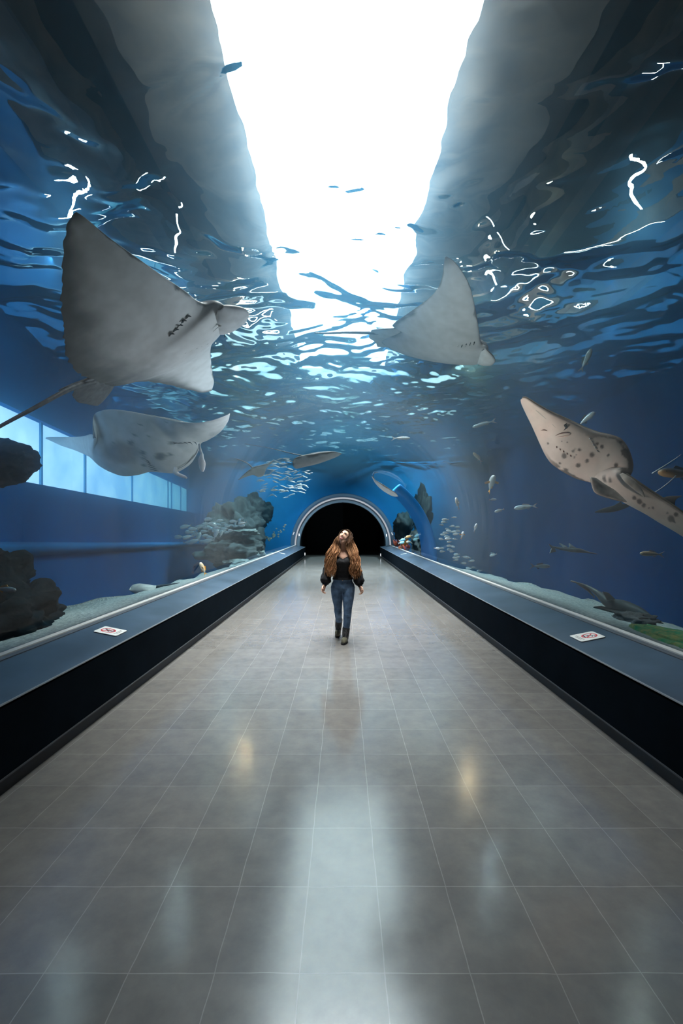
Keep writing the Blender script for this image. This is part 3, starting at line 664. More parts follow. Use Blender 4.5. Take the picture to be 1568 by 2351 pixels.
# ---- three small rays further down the tank
def small_ray(name, label, st, tail, mats, d, tl=.02, group=None):
    o, b, n = sheet(name, [(P(a[0], a[1], d + e + .45), P(c[0], c[1], d + e), t) for a, c, t, e in st], mats, 46, 20, None,
                    edge_colour((.68, .69, .70), (.16, .14, .12), .02, .12, off=d))
    tag(o, label, 'ray', group)
    if tail:
        bm = bmesh.new(); tp = [Vector(catmull([tuple(P(x, y, d + .1)) for x, y in tail], i / 16)) for i in range(17)]
        tube_bm(bm, tp, [tl * (1 - .75 * i / 16) for i in range(17)], 7); from_bm('tail', bm, M_fin, o, True)
    return o
small_ray('eagle_ray', 'small eagle ray gliding beside the school of thin silver fish', [((630, 1055), (628, 1056), .01, 0), ((622, 1064), (612, 1066), .05, 0), ((610, 1076), (592, 1070), .1, 0), ((606, 1088), (580, 1073), .16, 0), ((598, 1092), (574, 1078), .16, 0), ((586, 1088), (568, 1082), .1, 0), ((566, 1094), (560, 1089), .05, 0), ((547, 1102), (548, 1101), .01, 0)], [(580, 1074), (565, 1062), (540, 1052)], [M_belly, M_back], 11.0)
small_ray('stingray', 'flat stingray with rust brown wing tip left of centre over the portal', [((673, 1070), (672, 1062), .01, 0), ((680, 1076), (676, 1053), .08, 0), ((700, 1070), (690, 1047), .2, 0), ((722, 1063), (716, 1043), .26, 0), ((745, 1056), (742, 1039), .22, 0), ((768, 1050), (766, 1037), .1, 0), ((784, 1043), (783, 1040), .01, 0)], [(695, 1046), (665, 1040), (620, 1029), (562, 1019)], [M_belly, M_back], 11.5, .018)
small_ray('stingray', 'slim pale ray with curled tail above the right side of the portal', [((915, 1140), (914, 1139), .01, 0), ((902, 1139), (908, 1131), .05, 0), ((886, 1130), (892, 1121), .1, 0), ((872, 1119), (876, 1111), .1, 0), ((860, 1106), (863, 1103), .05, 0), ((853, 1094), (854, 1093), .01, 0)], [(880, 1114), (864, 1106), (857, 1094), (860, 1086), (868, 1084)], [M_belly, M_back], 12.5, .016)
# ================================================================== FISH
def fish_mesh(name, L=1.0, H=.28, W=.14, tail=.26, fork=.12, dorsal=.08, n=18, m=12, bend=0.0, snout=.3):
    """nose at +X, back up +Z, length L centred on the origin; fins are thin wedges. slot 0 body, slot 1 fins"""
    bm = bmesh.new(); rings = []
    bl = L * .80
    for i in range(n + 1):
        s = i / n; x = L / 2 - s * bl
        prof = (math.sin(PI * min(1, s * 1.0) ** (.62 + snout * .2)) ** .8 if 0 < s < 1 else 0)
        h = H / 2 * (.10 + .90 * prof) if 0 < s else H * .03
        if s > .85: h = max(h, H * .10)
        wd = W / 2 * (.10 + .90 * prof) if 0 < s else W * .03
        yb = bend * L * math.sin(s * PI * 1.2) * s
        rings.append([bm.verts.new((x, yb + wd * math.cos(2 * PI * k / m), h * math.sin(2 * PI * k / m) * (1.0 if math.sin(2 * PI * k / m) > 0 else .92))) for k in range(m)])
    for a, b in zip(rings, rings[1:]):
        for k in range(m): bm.faces.new((a[k], a[(k + 1) % m], b[(k + 1) % m], b[k]))
    bm.faces.new(rings[0][::-1]); bm.faces.new(rings[-1])
    def fin(pts, th):
        ys = bend * L * math.sin(PI * 1.2) 
        a = [bm.verts.new((x, y + th, z)) for x, y, z in pts]; b = [bm.verts.new((x, y - th, z)) for x, y, z in pts]
        fs = [bm.faces.new(a), bm.faces.new(b[::-1])]
        for i in range(len(a)): fs.append(bm.faces.new((a[i], b[i], b[(i + 1) % len(a)], a[(i + 1) % len(a)])))
        for f in fs: f.material_index = 1
    xe = L / 2 - bl; yt = bend * L * math.sin(PI * 1.2)
    fin([(xe + .03 * L, yt, H * .09), (-L / 2, yt * 1.3, tail * L / 2), (-L / 2 + fork * L, yt * 1.15, 0), (-L / 2, yt * 1.3, -tail * L / 2), (xe + .03 * L, yt, -H * .09)], .006 * L)
    if dorsal:
        fin([(L * .18, 0, H * .40), (L * .10, 0, H * .5 + dorsal * L), (-L * .12, bend * L * .5, H * .42 + dorsal * L * .5), (-L * .20, bend * L * .6, H * .27)], .005 * L)
        fin([(-L * .02, 0, -H * .42), (-L * .10, 0, -H * .42 - dorsal * L * .7), (-L * .20, bend * L * .5, -H * .24)], .005 * L)
    bmesh.ops.recalc_face_normals(bm, faces=bm.faces)
    me = bpy.data.meshes.new(name); bm.to_mesh(me); bm.free()
    me.polygons.foreach_set('use_smooth', [p.material_index == 0 for p in me.polygons])
    return me

def fish_skin(name, back, belly, rough=.35, spec=.6, metal=.15):
    """countershaded scales: the animal's own dark back and silver belly, by height on its body"""
    t = NT(name); p = t.n('ShaderNodeBsdfPrincipled'); tc = t.n('ShaderNodeTexCoord'); sp = t.n('ShaderNodeSeparateXYZ')
    t.l(tc.outputs['Generated'], sp.inputs[0])
    cr = t.n('ShaderNodeValToRGB'); cr.color_ramp.elements[0].position = .42; cr.color_ramp.elements[1].position = .68
    cr.color_ramp.elements[0].color = (*belly, 1); cr.color_ramp.elements[1].color = (*back, 1)
    t.l(sp.outputs['Z'], cr.inputs['Fac']); t.l(cr.outputs['Color'], p.inputs['Base Color'])
    p.inputs['Roughness'].default_value = rough; p.inputs['Specular IOR Level'].default_value = spec; p.inputs['Metallic'].default_value = metal
    t.l(p.outputs[0], t.out.inputs['Surface']); return t.m
S_silver = fish_skin('silver_fish_scales', (.42, .52, .60), (.88, .90, .92))
S_pale = fish_skin('pale_fish_scales', (.55, .62, .68), (.92, .93, .93), metal=0)
S_dusk = fish_skin('dusky_fish_scales', (.10, .15, .18), (.35, .40, .42), metal=0)
S_gold = fish_skin('golden_fish_scales', (.72, .58, .36), (.95, .86, .66), metal=0)
S_copper = fish_skin('copper_fish_scales', (.62, .38, .24), (.80, .62, .48), metal=.2)
M_tailfin = mat('grey_fish_fin', (.50, .55, .58), .5, .3)
M_yfin = mat('orange_yellow_fin', (.85, .42, .08), .5, .3)
M_dfin = mat('dark_fish_fin', (.08, .11, .13), .5, .3)

def heading_matrix(loc, head, up=Vector((0, 0, 1)), roll=0.0, L=1.0):
    x = Vector(head).normalized(); y = up.cross(x)
    if y.length < 1e-3: y = Vector((0, 1, 0)).cross(x)
    y.normalize(); z = x.cross(y)
    m = Matrix((x, y, z)).transposed().to_4x4() @ Matrix.Rotation(roll, 4, 'X')
    return Matrix.Translation(loc) @ m @ Matrix.Scale(L, 4)

PROTO = {}
def proto(key, mats, **kw):
    if key not in PROTO:
        me = fish_mesh(key, **kw)
        for m in mats: me.materials.append(m)
        PROTO[key] = me
    return PROTO[key]
def put_fish(name, me, px, py, d, head, L, label, group=None, roll=0.0, cat='fish'):
    o = bpy.data.objects.new(name, me); COL.objects.link(o)
    o.matrix_world = heading_matrix(P(px, py, d), head, roll=roll, L=L)
    return tag(o, label, cat, group)

tube_clear = lambda p: math.hypot(p.x, p.z - TUN_Z) > TUN_R + .25
f_round = proto('school_fish', [S_silver, M_tailfin], H=.36, W=.16, tail=.28, dorsal=.05)
f_slim = proto('slender_fish', [S_pale, M_tailfin], H=.16, W=.12, tail=.18, dorsal=.03, bend=.06)
f_gold = proto('golden_fish', [S_gold, M_yfin], H=.48, W=.18, tail=.26, dorsal=.08)

# left school in front of the rock
pts = [(432, 1233, -1), (427, 1209, -1), (460, 1209, -1), (474, 1203, -1), (445, 1215, -1), (438, 1222, -1), (452, 1226, -1), (468, 1207, -1), (484, 1203, 1), (492, 1208, .2), (470, 1220, -1), (477, 1210, -1), (501, 1212, -1), (455, 1234, .6), (465, 1243, -1), (448, 1242, -1),
       (480, 1242, -1), (474, 1230, -1), (484, 1235, -1), (495, 1228, .8), (508, 1226, .5), (516, 1214, -1), (520, 1205, -1), (531, 1218, -1), (512, 1220, -1), (524, 1208, -1), (533, 1206, -1), (537, 1197, -1), (549, 1200, .6), (555, 1192, -1), (557, 1201, -1), (507, 1195, -1), (481, 1192, -1),
       (431, 1246, 1), (412, 1233, -1), (498, 1218, -1), (514, 1201, -1), (543, 1208, -1), (553, 1207, 1), (540, 1203, .4), (503, 1205, -1), (488, 1214, -1), (522, 1222, -1)]
for i, (x, y, s) in enumerate(pts):
    head = (s if abs(s) > .9 else s * .6, rng.uniform(-.35, .35), rng.uniform(-.32, .1) if abs(s) > .9 else rng.uniform(.4, 1))
    big = .30 if x < 500 else .22
    put_fish('school_fish', f_round, x, y, 11.8 + .19 * (i * 4 % 15) + (1.1 if i > 34 else 0) , head, big * rng.uniform(.85, 1.15), 'small silver fish schooling in front of the left rock face', 'silver school by the left rock')
# right school
pts = [(1023, 1193), (1020, 1199), (1013, 1205), (1037, 1208), (1049, 1210), (1032, 1219), (1049, 1219), (1024, 1224), (1018, 1228), (1048, 1226), (1027, 1232), (1030, 1237), (1032, 1244), (1045, 1238), (1014, 1238), (1012, 1259), (1003, 1259), (1016, 1266), (1032, 1253), (1038, 1255), (1038, 1266), (1049, 1273), (1046, 1281),
       (1050, 1279), (1046, 1286), (1066, 1279), (1074, 1280), (1082, 1288), (1064, 1293), (1077, 1305), (1085, 1303), (1101, 1311), (1086, 1317), (1103, 1321), (1133, 1272), (1028, 1215), (1040, 1221), (1033, 1262)]
for i, (x, y) in enumerate(pts):
    s = -1 if rng.random() < .6 else 1
    g = 14 <= i <= 17
    put_fish('school_fish', f_round, x, y, 11.4 + .15 * (i * 5 % 11), (s, rng.uniform(-.4, .4), rng.uniform(-.2, .2)), rng.uniform(.15, .20), 'small silver fish in the loose school over the right sand', 'silver school on the right')
# thin fish flickering under the surface over the portal
spots_used = []
def free_at(p, gap):
    if any((p - q).length < gap for q in spots_used): return False
    spots_used.append(p); return True
pk = 0
while pk < 88:
    x = 592 + 124 * rng.random(); y = 1052 + 95 * rng.random()
    if abs((y - 1098) / 46) ** 2 + abs((x - 648) / 66) ** 2 > 1 or (x > 668 and y < 1080): continue
    d = 12.0 + rng.uniform(0, 2)
    while d < 22 and math.hypot(P(x, y, d).x, P(x, y, d).z - TUN_Z) < 2.98: d += .3
    p = P(x, y, d)
    if d >= 22 or p.z > ZW - .25 or not free_at(p, .17): continue
    put_fish('slender_fish', f_slim, x, y, d, (rng.choice((-1, 1)), rng.uniform(-.6, .6), rng.uniform(-.45, .45)), rng.uniform(.21, .29) * d / 14, 'thin silver fish in the dense school below the surface left of the portal', 'dense school left of the portal', rng.uniform(-.5, .5)); pk += 1
# golden cluster by the portal
for i in range(26):
    dg = 20.8 + .11 * i
    x = 612 + 50 * rng.random(); y = 1240 - 42 * (x - 606) / 60 * rng.uniform(.5, 1.05) - rng.uniform(-8, 6)
    if x > 655: continue
    put_fish('golden_fish', f_gold, x, min(y, 1245), dg, (rng.choice((-1, 1)), rng.uniform(-1, 1), rng.uniform(-.5, .5)), rng.uniform(.10, .16), 'small pale golden fish in the cluster left of the portal', 'golden fish by the portal')

# ---- single fish
def parts_fish(name, label, px, py, d, head, L, skin, finm, H=.3, W=.2, roll=0.0, bend=0.0, pect=None, tail=.24, dorsal=.08):
    """a fish with its fins as parts: body, tail_fin, pectoral_fin"""
    me = fish_mesh(name + '_body', H=H, W=W, tail=tail, dorsal=dorsal, bend=bend); me.materials.append(skin); me.materials.append(finm)
    o = bpy.data.objects.new(name, me); COL.objects.link(o); tag(o, label, 'fish')
    if pect:
        for s in (-1, 1):
            bm = bmesh.new()
            q = [(.20, s * W * .42, -.02), (.10, s * (W * .45 + pect), .02), (.02, s * (W * .42 + pect * .9), .0), (.08, s * W * .40, -.03)]
            a = [bm.verts.new((x, y, z + .006)) for x, y, z in q]; b = [bm.verts.new((x, y, z - .006)) for x, y, z in q]
            bm.faces.new(a); bm.faces.new(b[::-1])
            for i in range(4): bm.faces.new((a[i], b[i], b[(i + 1) % 4], a[(i + 1) % 4]))
            from_bm('pectoral_fin', bm, finm, o)
    for s in (-1, 1):
        bm = bmesh.new(); bmesh.ops.create_uvsphere(bm, u_segments=8, v_segments=6, radius=.016, matrix=Matrix.Translation((.38, s * W * .33, H * .08)))
        from_bm('eye', bm, M_slit, o, True)
    o.matrix_world = heading_matrix(P(px, py, d), head, roll=roll, L=L)
    return o
parts_fish('snubnose_fish', 'white fish with spread orange fins facing the walkway on the right', 1128, 1112, 8.5, (.1, -.55, .9), .38, S_pale, M_yfin, .34, .30, pect=.24, tail=.2)
parts_fish('pale_fish', 'small white fish swimming nearly upright above the right school', 1050, 1156, 9.5, (-.35, -.3, 1), .28, S_pale, M_tailfin, .30, .18, pect=.1)
parts_fish('silver_fish', 'longest silver fish on the right, just below the white orange-finned fish', 1207, 1164, 8.0, (-1, .15, -.12), .40, S_silver, M_tailfin, .22, .16, dorsal=.05, pect=.08)
parts_fish('silver_fish', 'short silver fish tilting down between the long one and the school', 1147, 1172, 8.6, (-1, .1, -.3), .20, S_silver, M_tailfin, .28, .16)
parts_fish('silver_fish', 'small blue-tinted fish right under the white orange-finned fish', 1131, 1147, 9.5, (1, .2, .05), .18, S_silver, M_tailfin, .26, .14)
parts_fish('pale_fish', 'round white fish seen head-on to the right of the school', 1091, 1212, 9.5, (.05, -.8, .8), .24, S_pale, M_tailfin, .30, .20, pect=.06)
parts_fish('snubnose_fish', 'white fish with yellow fins inside the right school', 1061, 1229, 9.8, (.15, -.6, .9), .20, S_pale, M_yfin, .34, .26, pect=.22)
parts_fish('silver_fish', 'grey fish alone at the right edge of the school, tilted down', 1133, 1274, 10, (-1, .3, -.35), .17, S_silver, M_tailfin, .34, .16)
parts_fish('copper_fish', 'slim copper-backed fish alone in deep blue at the right edge', 1497, 1272, 6.2, (-1, -.1, .05), .36, S_copper, M_tailfin, .20, .14, dorsal=.05)
parts_fish('grey_fish', 'dim grey fish with pale belly line low on the right', 1240, 1300, 8.2, (1, .3, -.05), .44, S_dusk, M_dfin, .18, .14, dorsal=.06)
parts_fish('brown_fish', 'small brown fish diving under the ripples right of the portal', 1097, 1051, 10.5, (-.8, -.3, .7), .34, S_copper, M_tailfin, .24, .16, bend=.05)
parts_fish('silver_fish', 'silver fish peeping out from behind the guitarfish snout', 1345, 963, 6.4, (.75, -.2, .65), .30, S_silver, M_dfin, .26, .2)
parts_fish('grey_fish', 'dark fish high on the right under the ripples, head up', 1345, 828, 6.5, (.35, -.3, 1), .34, S_dusk, M_dfin, .24, .16, bend=.06)
parts_fish('silver_fish', 'long pale fish just under the surface right of centre', 1112, 973, 9.5, (-1, .2, -.25), .5, S_silver, M_tailfin, .16, .12, dorsal=.03)
parts_fish('silver_fish', 'pale fish close under the skylight ripples right of centre', 920, 1006, 11, (1, .3, .08), .5, S_pale, M_tailfin, .16, .12, dorsal=.03)
parts_fish('yellow_fish', 'yellow-brown fish standing on its tail at the left ledge', 466, 1306, 8.2, (-.4, -.2, 1), .26, S_gold, M_yfin, .30, .18, pect=.14)
parts_fish('silver_fish', 'bluish fish above the right school, swimming left', 1042, 1188, 11, (1, .2, .03), .15, S_silver, M_tailfin, .22, .14)
parts_fish('grey_fish', 'blue-green fish at the dark rock on the left edge', 10, 1353, 4.6, (1, -.1, -.06), .26, S_dusk, M_yfin, .22, .15)
parts_fish('green_fish', 'green-tailed fish hiding behind the dark rock at lower left', 45, 1386, 4.8, (-1, .3, -.05), .22, fish_skin('green_fish_scales', (.03, .06, .05), (.06, .12, .08)), mat('bright_green_fin', (.08, .32, .10), .5), .42, .2, tail=.40)
# long-finned shark at the right edge; warm light painted into its orange underside
sh = parts_fish('shark', 'dark shark with belly painted in warm light and long thin fins at the right edge', 1560, 1088, 5.6, (-1, -.2, .05), .62, fish_skin('shark_skin', (.05, .09, .13), (.80, .40, .18), metal=0), M_dfin, .20, .2, dorsal=.06)
for pth in ([(1497, 1087), (1525, 1070), (1552, 1052), (1563, 1044)], [(1552, 1092), (1535, 1108), (1512, 1125), (1496, 1133)]):
    bm = bmesh.new(); tp = [Vector(catmull([tuple(P(x, y, 5.5)) for x, y in pth], i / 10)) for i in range(11)]
    inv = sh.matrix_world.inverted()
    tube_bm(bm, [inv @ p for p in tp], [.012 * (1 - .6 * i / 10) for i in range(11)], 6); from_bm('trailing_fin', bm, M_pale, sh, True)

def shark(name, label, body, d, fins, tailfin, skin, finm):
    """body = pixels of the spine with half heights; fins = pixel triangles"""
    n = 26; arr = np.array(body, float); bm = bmesh.new(); rings = []
    for i in range(n + 1):
        x, y, h, dd = catmull(arr, i / n); c = P(x, y, d + dd); h = max(h, .3) * (d + dd) / F
        x2, y2, _, d2 = catmull(arr, min(1, i / n + .02)); x1, y1, _, d1 = catmull(arr, max(0, i / n - .02))
        t = (P(x2, y2, d + d2) - P(x1, y1, d + d1)).normalized(); side = t.cross(Vector((0, 0, 1))).normalized(); up = side.cross(t)
        rings.append([bm.verts.new(c + (side * math.cos(a) * .8 + up * math.sin(a)) * h) for a in [2 * PI * k / 12 for k in range(12)]])
    for a, b in zip(rings, rings[1:]):
        for k in range(12): bm.faces.new((a[k], a[(k + 1) % 12], b[(k + 1) % 12], b[k]))
    bm.faces.new(rings[0]); bm.faces.new(rings[-1])
    o = from_bm(name, bm, skin, None, True); tag(o, label, 'shark')
    for nm, tri in fins:
        bm = bmesh.new(); c = [P(x, y, d + e) for x, y, e in tri]; nr = (c[1] - c[0]).cross(c[2] - c[0]).normalized() * .012
        a = [bm.verts.new(p + nr) for p in c]; b = [bm.verts.new(p - nr) for p in c]
        bm.faces.new(a); bm.faces.new(b[::-1])
        for i in range(len(a)): bm.faces.new((a[i], b[i], b[(i + 1) % len(a)], a[(i + 1) % len(a)]))
        from_bm(nm, bm, finm, o)
    return o
S_sh = mat('shark_grey_skin', (.035, .055, .065), .5, .4, var=.2, scale=5)
S_shp = mat('pale_shark_skin', (.10, .15, .18), .5, .4, var=.2, scale=4)
shark('wedgefish', 'dark shark-like wedgefish with tall fin resting on the right sand', [(1310, 1334, 1.2, .5), (1345, 1345, 3, .4), (1372, 1362, 7, .25), (1400, 1385, 13, .1), (1435, 1396, 17, 0), (1470, 1408, 13, -.15), (1500, 1425, 6, -.3), (1520, 1434, 1, -.4)], 5.9,
      [('dorsal_fin', [(1412, 1376, 0.02), (1397, 1362, .06), (1383, 1358, .08), (1394, 1378, .04)]), ('tail_fin', [(1322, 1337, .5), (1310, 1333, .55), (1345, 1346, .42), (1365, 1372, .3), (1350, 1356, .38)]), ('pectoral_fin', [(1380, 1392, .0), (1440, 1406, -.1), (1432, 1412, -.12), (1362, 1394, .05)])], None, S_sh, S_sh)
shark('guitarfish', 'faint pale guitarfish far off in the deep blue on the right', [(1266, 1254, 1, 0), (1285, 1259, 3, 0), (1310, 1262, 5, 0), (1330, 1264, 5, 0), (1350, 1268, 2, 0), (1372, 1272, .6, 0)], 7.0,
      [('dorsal_fin', [(1292, 1258, 0), (1284, 1247, .05), (1302, 1256, 0)]), ('dorsal_fin', [(1308, 1256, 0), (1306, 1248, .05), (1322, 1259, 0)]), ('tail_fin', [(1272, 1256, 0), (1260, 1249, 0), (1266, 1259, 0), (1262, 1270, 0), (1276, 1266, 0)])], None, S_shp, S_shp)
shark('shark', 'dim shark silhouette behind the guitarfish tail', [(1366, 1176, 1, 0), (1385, 1172, 5, 0), (1410, 1168, 7, 0), (1435, 1162, 5, 0), (1452, 1157, 1, 0)], 7.5, [('dorsal_fin', [(1405, 1163, 0), (1425, 1152, 0), (1430, 1162, 0)])], None, S_sh, S_sh)
# stingray resting on the left sand
o, b_, n_ = sheet('stingray', [(P(296, 1355, 8.30), P(298, 1353, 8.32), .01), (P(304, 1358, 8.25), P(303, 1344, 8.6), .08), (P(325, 1362, 8.1), P(318, 1342, 8.7), .18), (P(345, 1363, 8.0), P(338, 1343, 8.6), .16), (P(356, 1352, 8.2), P(352, 1344, 8.5), .05), (P(359, 1345, 8.4), P(358, 1344, 8.42), .01)], [mat('sandy_ray_back', (.45, .45, .44), .6, .3, var=.2, scale=8)] * 2, 40, 20)
tag(o, 'sand coloured stingray lying on the sand bank by the left ledge', 'ray')
bm = bmesh.new(); tp = [P(x, y, 8.45) for x, y in ((354, 1348), (375, 1344), (395, 1341), (412, 1338))]; tube_bm(bm, tp, [.03, .022, .015, .006], 8); from_bm('tail', bm, M_fin, o, True)
# ================================================================== SAND, ROCK, CORAL, RIB, SIGNS
def grid_obj(name, fx, nu, nv, m, parent=None):
    verts = [fx(i / nu, j / nv) for i in range(nu + 1) for j in range(nv + 1)]
    faces = [(i * (nv + 1) + j, (i + 1) * (nv + 1) + j, (i + 1) * (nv + 1) + j + 1, i * (nv + 1) + j + 1) for i in range(nu) for j in range(nv)]
    me = mesh_from(name, verts, faces)
    bm = bmesh.new(); bm.from_mesh(me); bmesh.ops.recalc_face_normals(bm, faces=bm.faces); bm.to_mesh(me); bm.free()
    return link(name, me, m, parent, True)
M_sand = mat('coral_sand', (.36, .40, .40), .9, .15, var=.28, scale=26, bump=.8, detail=8)
def bank(sgn, y0, y1, rim, taper):
    def fx(u, v):
        y = y0 + (y1 - y0) * u; r = rim(y)
        wob = .10 * noise.noise(Vector((y * .8, sgn * 3, 0))) + .05 * noise.noise(Vector((y * 2.3, sgn * 5, 1)))
        r += wob * taper(y); s = v
        if s < .65:
            x = 2.65 + (r - 2.65) * s / .65
            z = .665 - .165 * (s / .65) ** 1.1 + min(1, s * 2.6) * (.05 * noise.noise(Vector((x * 2, y * 1.3, sgn))) + .05 * max(0, noise.noise(Vector((x * .5, y * .55, sgn + 4)))) * (1 - s))
        else:
            q = (s - .65) / .35; x = r + .62 * q ** 1.2; z = .50 - 4.2 * q ** 1.25 + .12 * noise.noise(Vector((x * 2, y * 1.5, sgn)))
        return (sgn * x, y, z)
    return fx
struct(grid_obj('terrain_sand_left', bank(-1, .5, 25.2, lambda y: float(np.interp(y, [0, 6.3, 7.7, 9.8, 12, 25], [3.92, 3.90, 3.62, 3.48, 3.30, 3.1])), lambda y: 1), 160, 40, M_sand), 'sand bank falling away beside the left ledge', 'sand')
struct(grid_obj('terrain_sand_right', bank(1, .5, 25.2, lambda y: float(np.interp(y, [0, 7, 8.4, 9.3, 11.5, 13.5, 25], [3.95, 3.90, 3.85, 3.66, 3.50, 2.95, 2.85])), lambda y: 1), 160, 40, M_sand), 'sand bank falling away beside the right ledge', 'sand')

def rock(name, label, c, r, seed, m, sub=4, rough=.32, strata=.0, group=None, parent=None):
    bm = bmesh.new(); bmesh.ops.create_icosphere(bm, subdivisions=sub, radius=1)
    for v in bm.verts:
        n = v.co.normalized(); o = Vector((seed * 3.1, seed * 1.7, seed * .9))
        k = 1 + rough * noise.fractal(n * 1.5 + o, 1.0, 2.0, 4) + rough * .5 * (noise.cell(n * 2.3 + o) - .5) + rough * .12 * noise.noise(n * 9 + o)
        if strata: k += strata * math.sin(n.z * r[2] * 7 + 2.5 * noise.noise(n * 1.6 + o))
        v.co = Vector((n.x * r[0], n.y * r[1], n.z * r[2])) * k
    o = from_bm(name, bm, m, None, True); o.location = c
    if parent is not None:
        o.parent = parent; o.location = Vector(c) - parent.location
        return o
    return tag(o, label, 'rock', group)
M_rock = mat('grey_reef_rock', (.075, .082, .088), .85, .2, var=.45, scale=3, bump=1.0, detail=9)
M_rockd = mat('dark_reef_rock', (.004, .0075, .010), .9, .03, var=.5, scale=4, bump=1.0, detail=9)  # near-black tone paints in the blocked light at lower left
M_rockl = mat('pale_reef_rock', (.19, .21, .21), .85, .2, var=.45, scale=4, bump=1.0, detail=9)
def Q(px, py, d): return tuple(P(px, py, d))
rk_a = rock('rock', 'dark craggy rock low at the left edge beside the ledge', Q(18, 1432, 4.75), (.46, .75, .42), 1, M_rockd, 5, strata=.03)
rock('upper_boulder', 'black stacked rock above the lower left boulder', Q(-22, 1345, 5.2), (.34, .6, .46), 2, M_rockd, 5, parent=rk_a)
rock('rock', 'dark overhanging rock at the left edge under the glowing basin band', Q(-36, 1058, 5.2), (.46, .46, .28), 3, M_rockd, 5)
# rock face left of the portal
rk_b = rock('rock', 'stepped grey rock reef rising behind the left fish school', Q(545, 1215, 18.6), (1.15, 2.2, 1.25), 4, M_rock, 5, strata=.03)
rock('rock_shelf', 'lower layered rock shelf below the left fish school', Q(535, 1272, 16.5), (1.0, 1.8, .55), 5, M_rock, 5, .28, .05, parent=rk_b)
rock('rock_ledge', 'pale ledge of rock catching light behind the left fish school', Q(560, 1222, 16.4), (.55, .9, .14), 6, M_rockl, 5, .4, parent=rk_b)
rock('rock_shoulder', 'upper rock shoulder leaning toward the portal on the left', Q(588, 1180, 21.0), (.75, 1.6, .85), 7, M_rock, 5, parent=rk_b)
rock('boulder', 'round grey boulder by the left ledge near the portal', Q(592, 1273, 17.2), (.26, .5, .24), 8, M_rockl, 4, parent=rk_b)
rock('boulder', 'grey boulder above the round one near the left of the portal', Q(580, 1250, 17.8), (.36, .6, .3), 9, M_rock, 4, parent=rk_b)
rock('foot_stones', 'small stones line at foot of the left rock face', Q(545, 1290, 14.8), (.45, .9, .10), 10, M_rockl, 4, parent=rk_b)
# right: rocks behind the blue rib
rk_c = rock('rock', 'tall grey rock column just right of the curved blue rib', Q(968, 1180, 20.5), (.42, 1.3, 1.2), 11, M_rock, 5)
rock('rock_shelf', 'stacked rock below the column right of the blue rib', Q(966, 1240, 19.0), (.40, 1.1, .62), 12, M_rock, 5, parent=rk_c)
rock('rock', 'flat rocks at the foot of the blue rib', Q(975, 1283, 15.6), (.36, .7, .13), 13, M_rockl, 4)
rock('rock', 'dim rock between the portal and the blue rib', Q(925, 1212, 23.9), (.50, .8, .8), 14, M_rock, 4)
rock('rock', 'shell-crusted mound on the right sand below the wedgefish', Q(1460, 1433, 5.35), (.27, .26, .14), 15, M_rock, 5, .35)
rock('rock', 'green mossy hump beside the right ledge', Q(1356, 1424, 6.05), (.13, .22, .09), 16, mat('green_moss_rock', (.10, .22, .14), .9, .1, var=.4, scale=8, bump=.6), 4)
rock('rock', 'long green algae bed by the right ledge in the corner', Q(1552, 1477, 4.15), (.27, .62, .11), 17, mat('green_algae_bed', (.05, .26, .13), .9, .1, col2=(.30, .30, .12), scale=14, bump=.8, detail=9), 5, .2)

# corals glowing red and orange in the dark pocket beside the portal
def coral(label, c, s, color, seed, n=16):
    bm = bmesh.new(); r = random.Random(seed)
    for k in range(n):
        a = r.uniform(0, 2 * PI); L = s * r.uniform(.6, 1.1); t = r.uniform(.1, .75)
        d = Vector((math.cos(a) * t, math.sin(a) * t, 1)).normalized()
        p0 = Vector((math.cos(a) * s * .25, math.sin(a) * s * .25, 0)); pts = [p0 + d * L * q + Vector((r.uniform(-1, 1), r.uniform(-1, 1), 0)) * s * .07 * q for q in (0, .35, .7, 1)]
        tube_bm(bm, pts, [s * .10, s * .085, s * .07, s * .035], 7)
    o = from_bm('coral', bm, mat('coral_' + str(seed), color, .7, .2, var=.3, scale=10), None, True); o.location = c
    return tag(o, label, 'coral')
coral('red branching coral closest to the portal on its right', Q(912, 1254, 22.5), .34, (.42, .08, .04), 1)
coral('orange coral in the middle of the reef pocket beside the portal', Q(928, 1254, 21.5), .36, (.75, .26, .06), 2)
coral('dark red coral low beside the blue rib', Q(934, 1264, 19.0), .26, (.36, .07, .05), 3)
coral('rust coral at the foot of the reef pocket beside the portal', Q(920, 1262, 20.5), .24, (.5, .16, .08), 4)
for k, (x, y, c, lb) in enumerate(((923, 1240, (.25, .65, .85), 'pale turquoise fish over the orange coral'), (935, 1233, (.9, .5, .2), 'orange fish above the corals by the portal'), (921, 1246, (.35, .75, .8), 'small green-blue fish between the corals by the portal'), (940, 1245, (.9, .85, .7), 'cream fish beside the orange coral by the portal'))):
    me = fish_mesh('reef_fish', H=.42, W=.16); me.materials.append(mat('reef_fish_scales_%d' % k, c, .4, .4)); me.materials.append(M_tailfin)
    put_fish('reef_fish', me, x, y, 17.2 + .25 * k, (rng.choice((-1, 1)), -.2, .2), .26, lb)

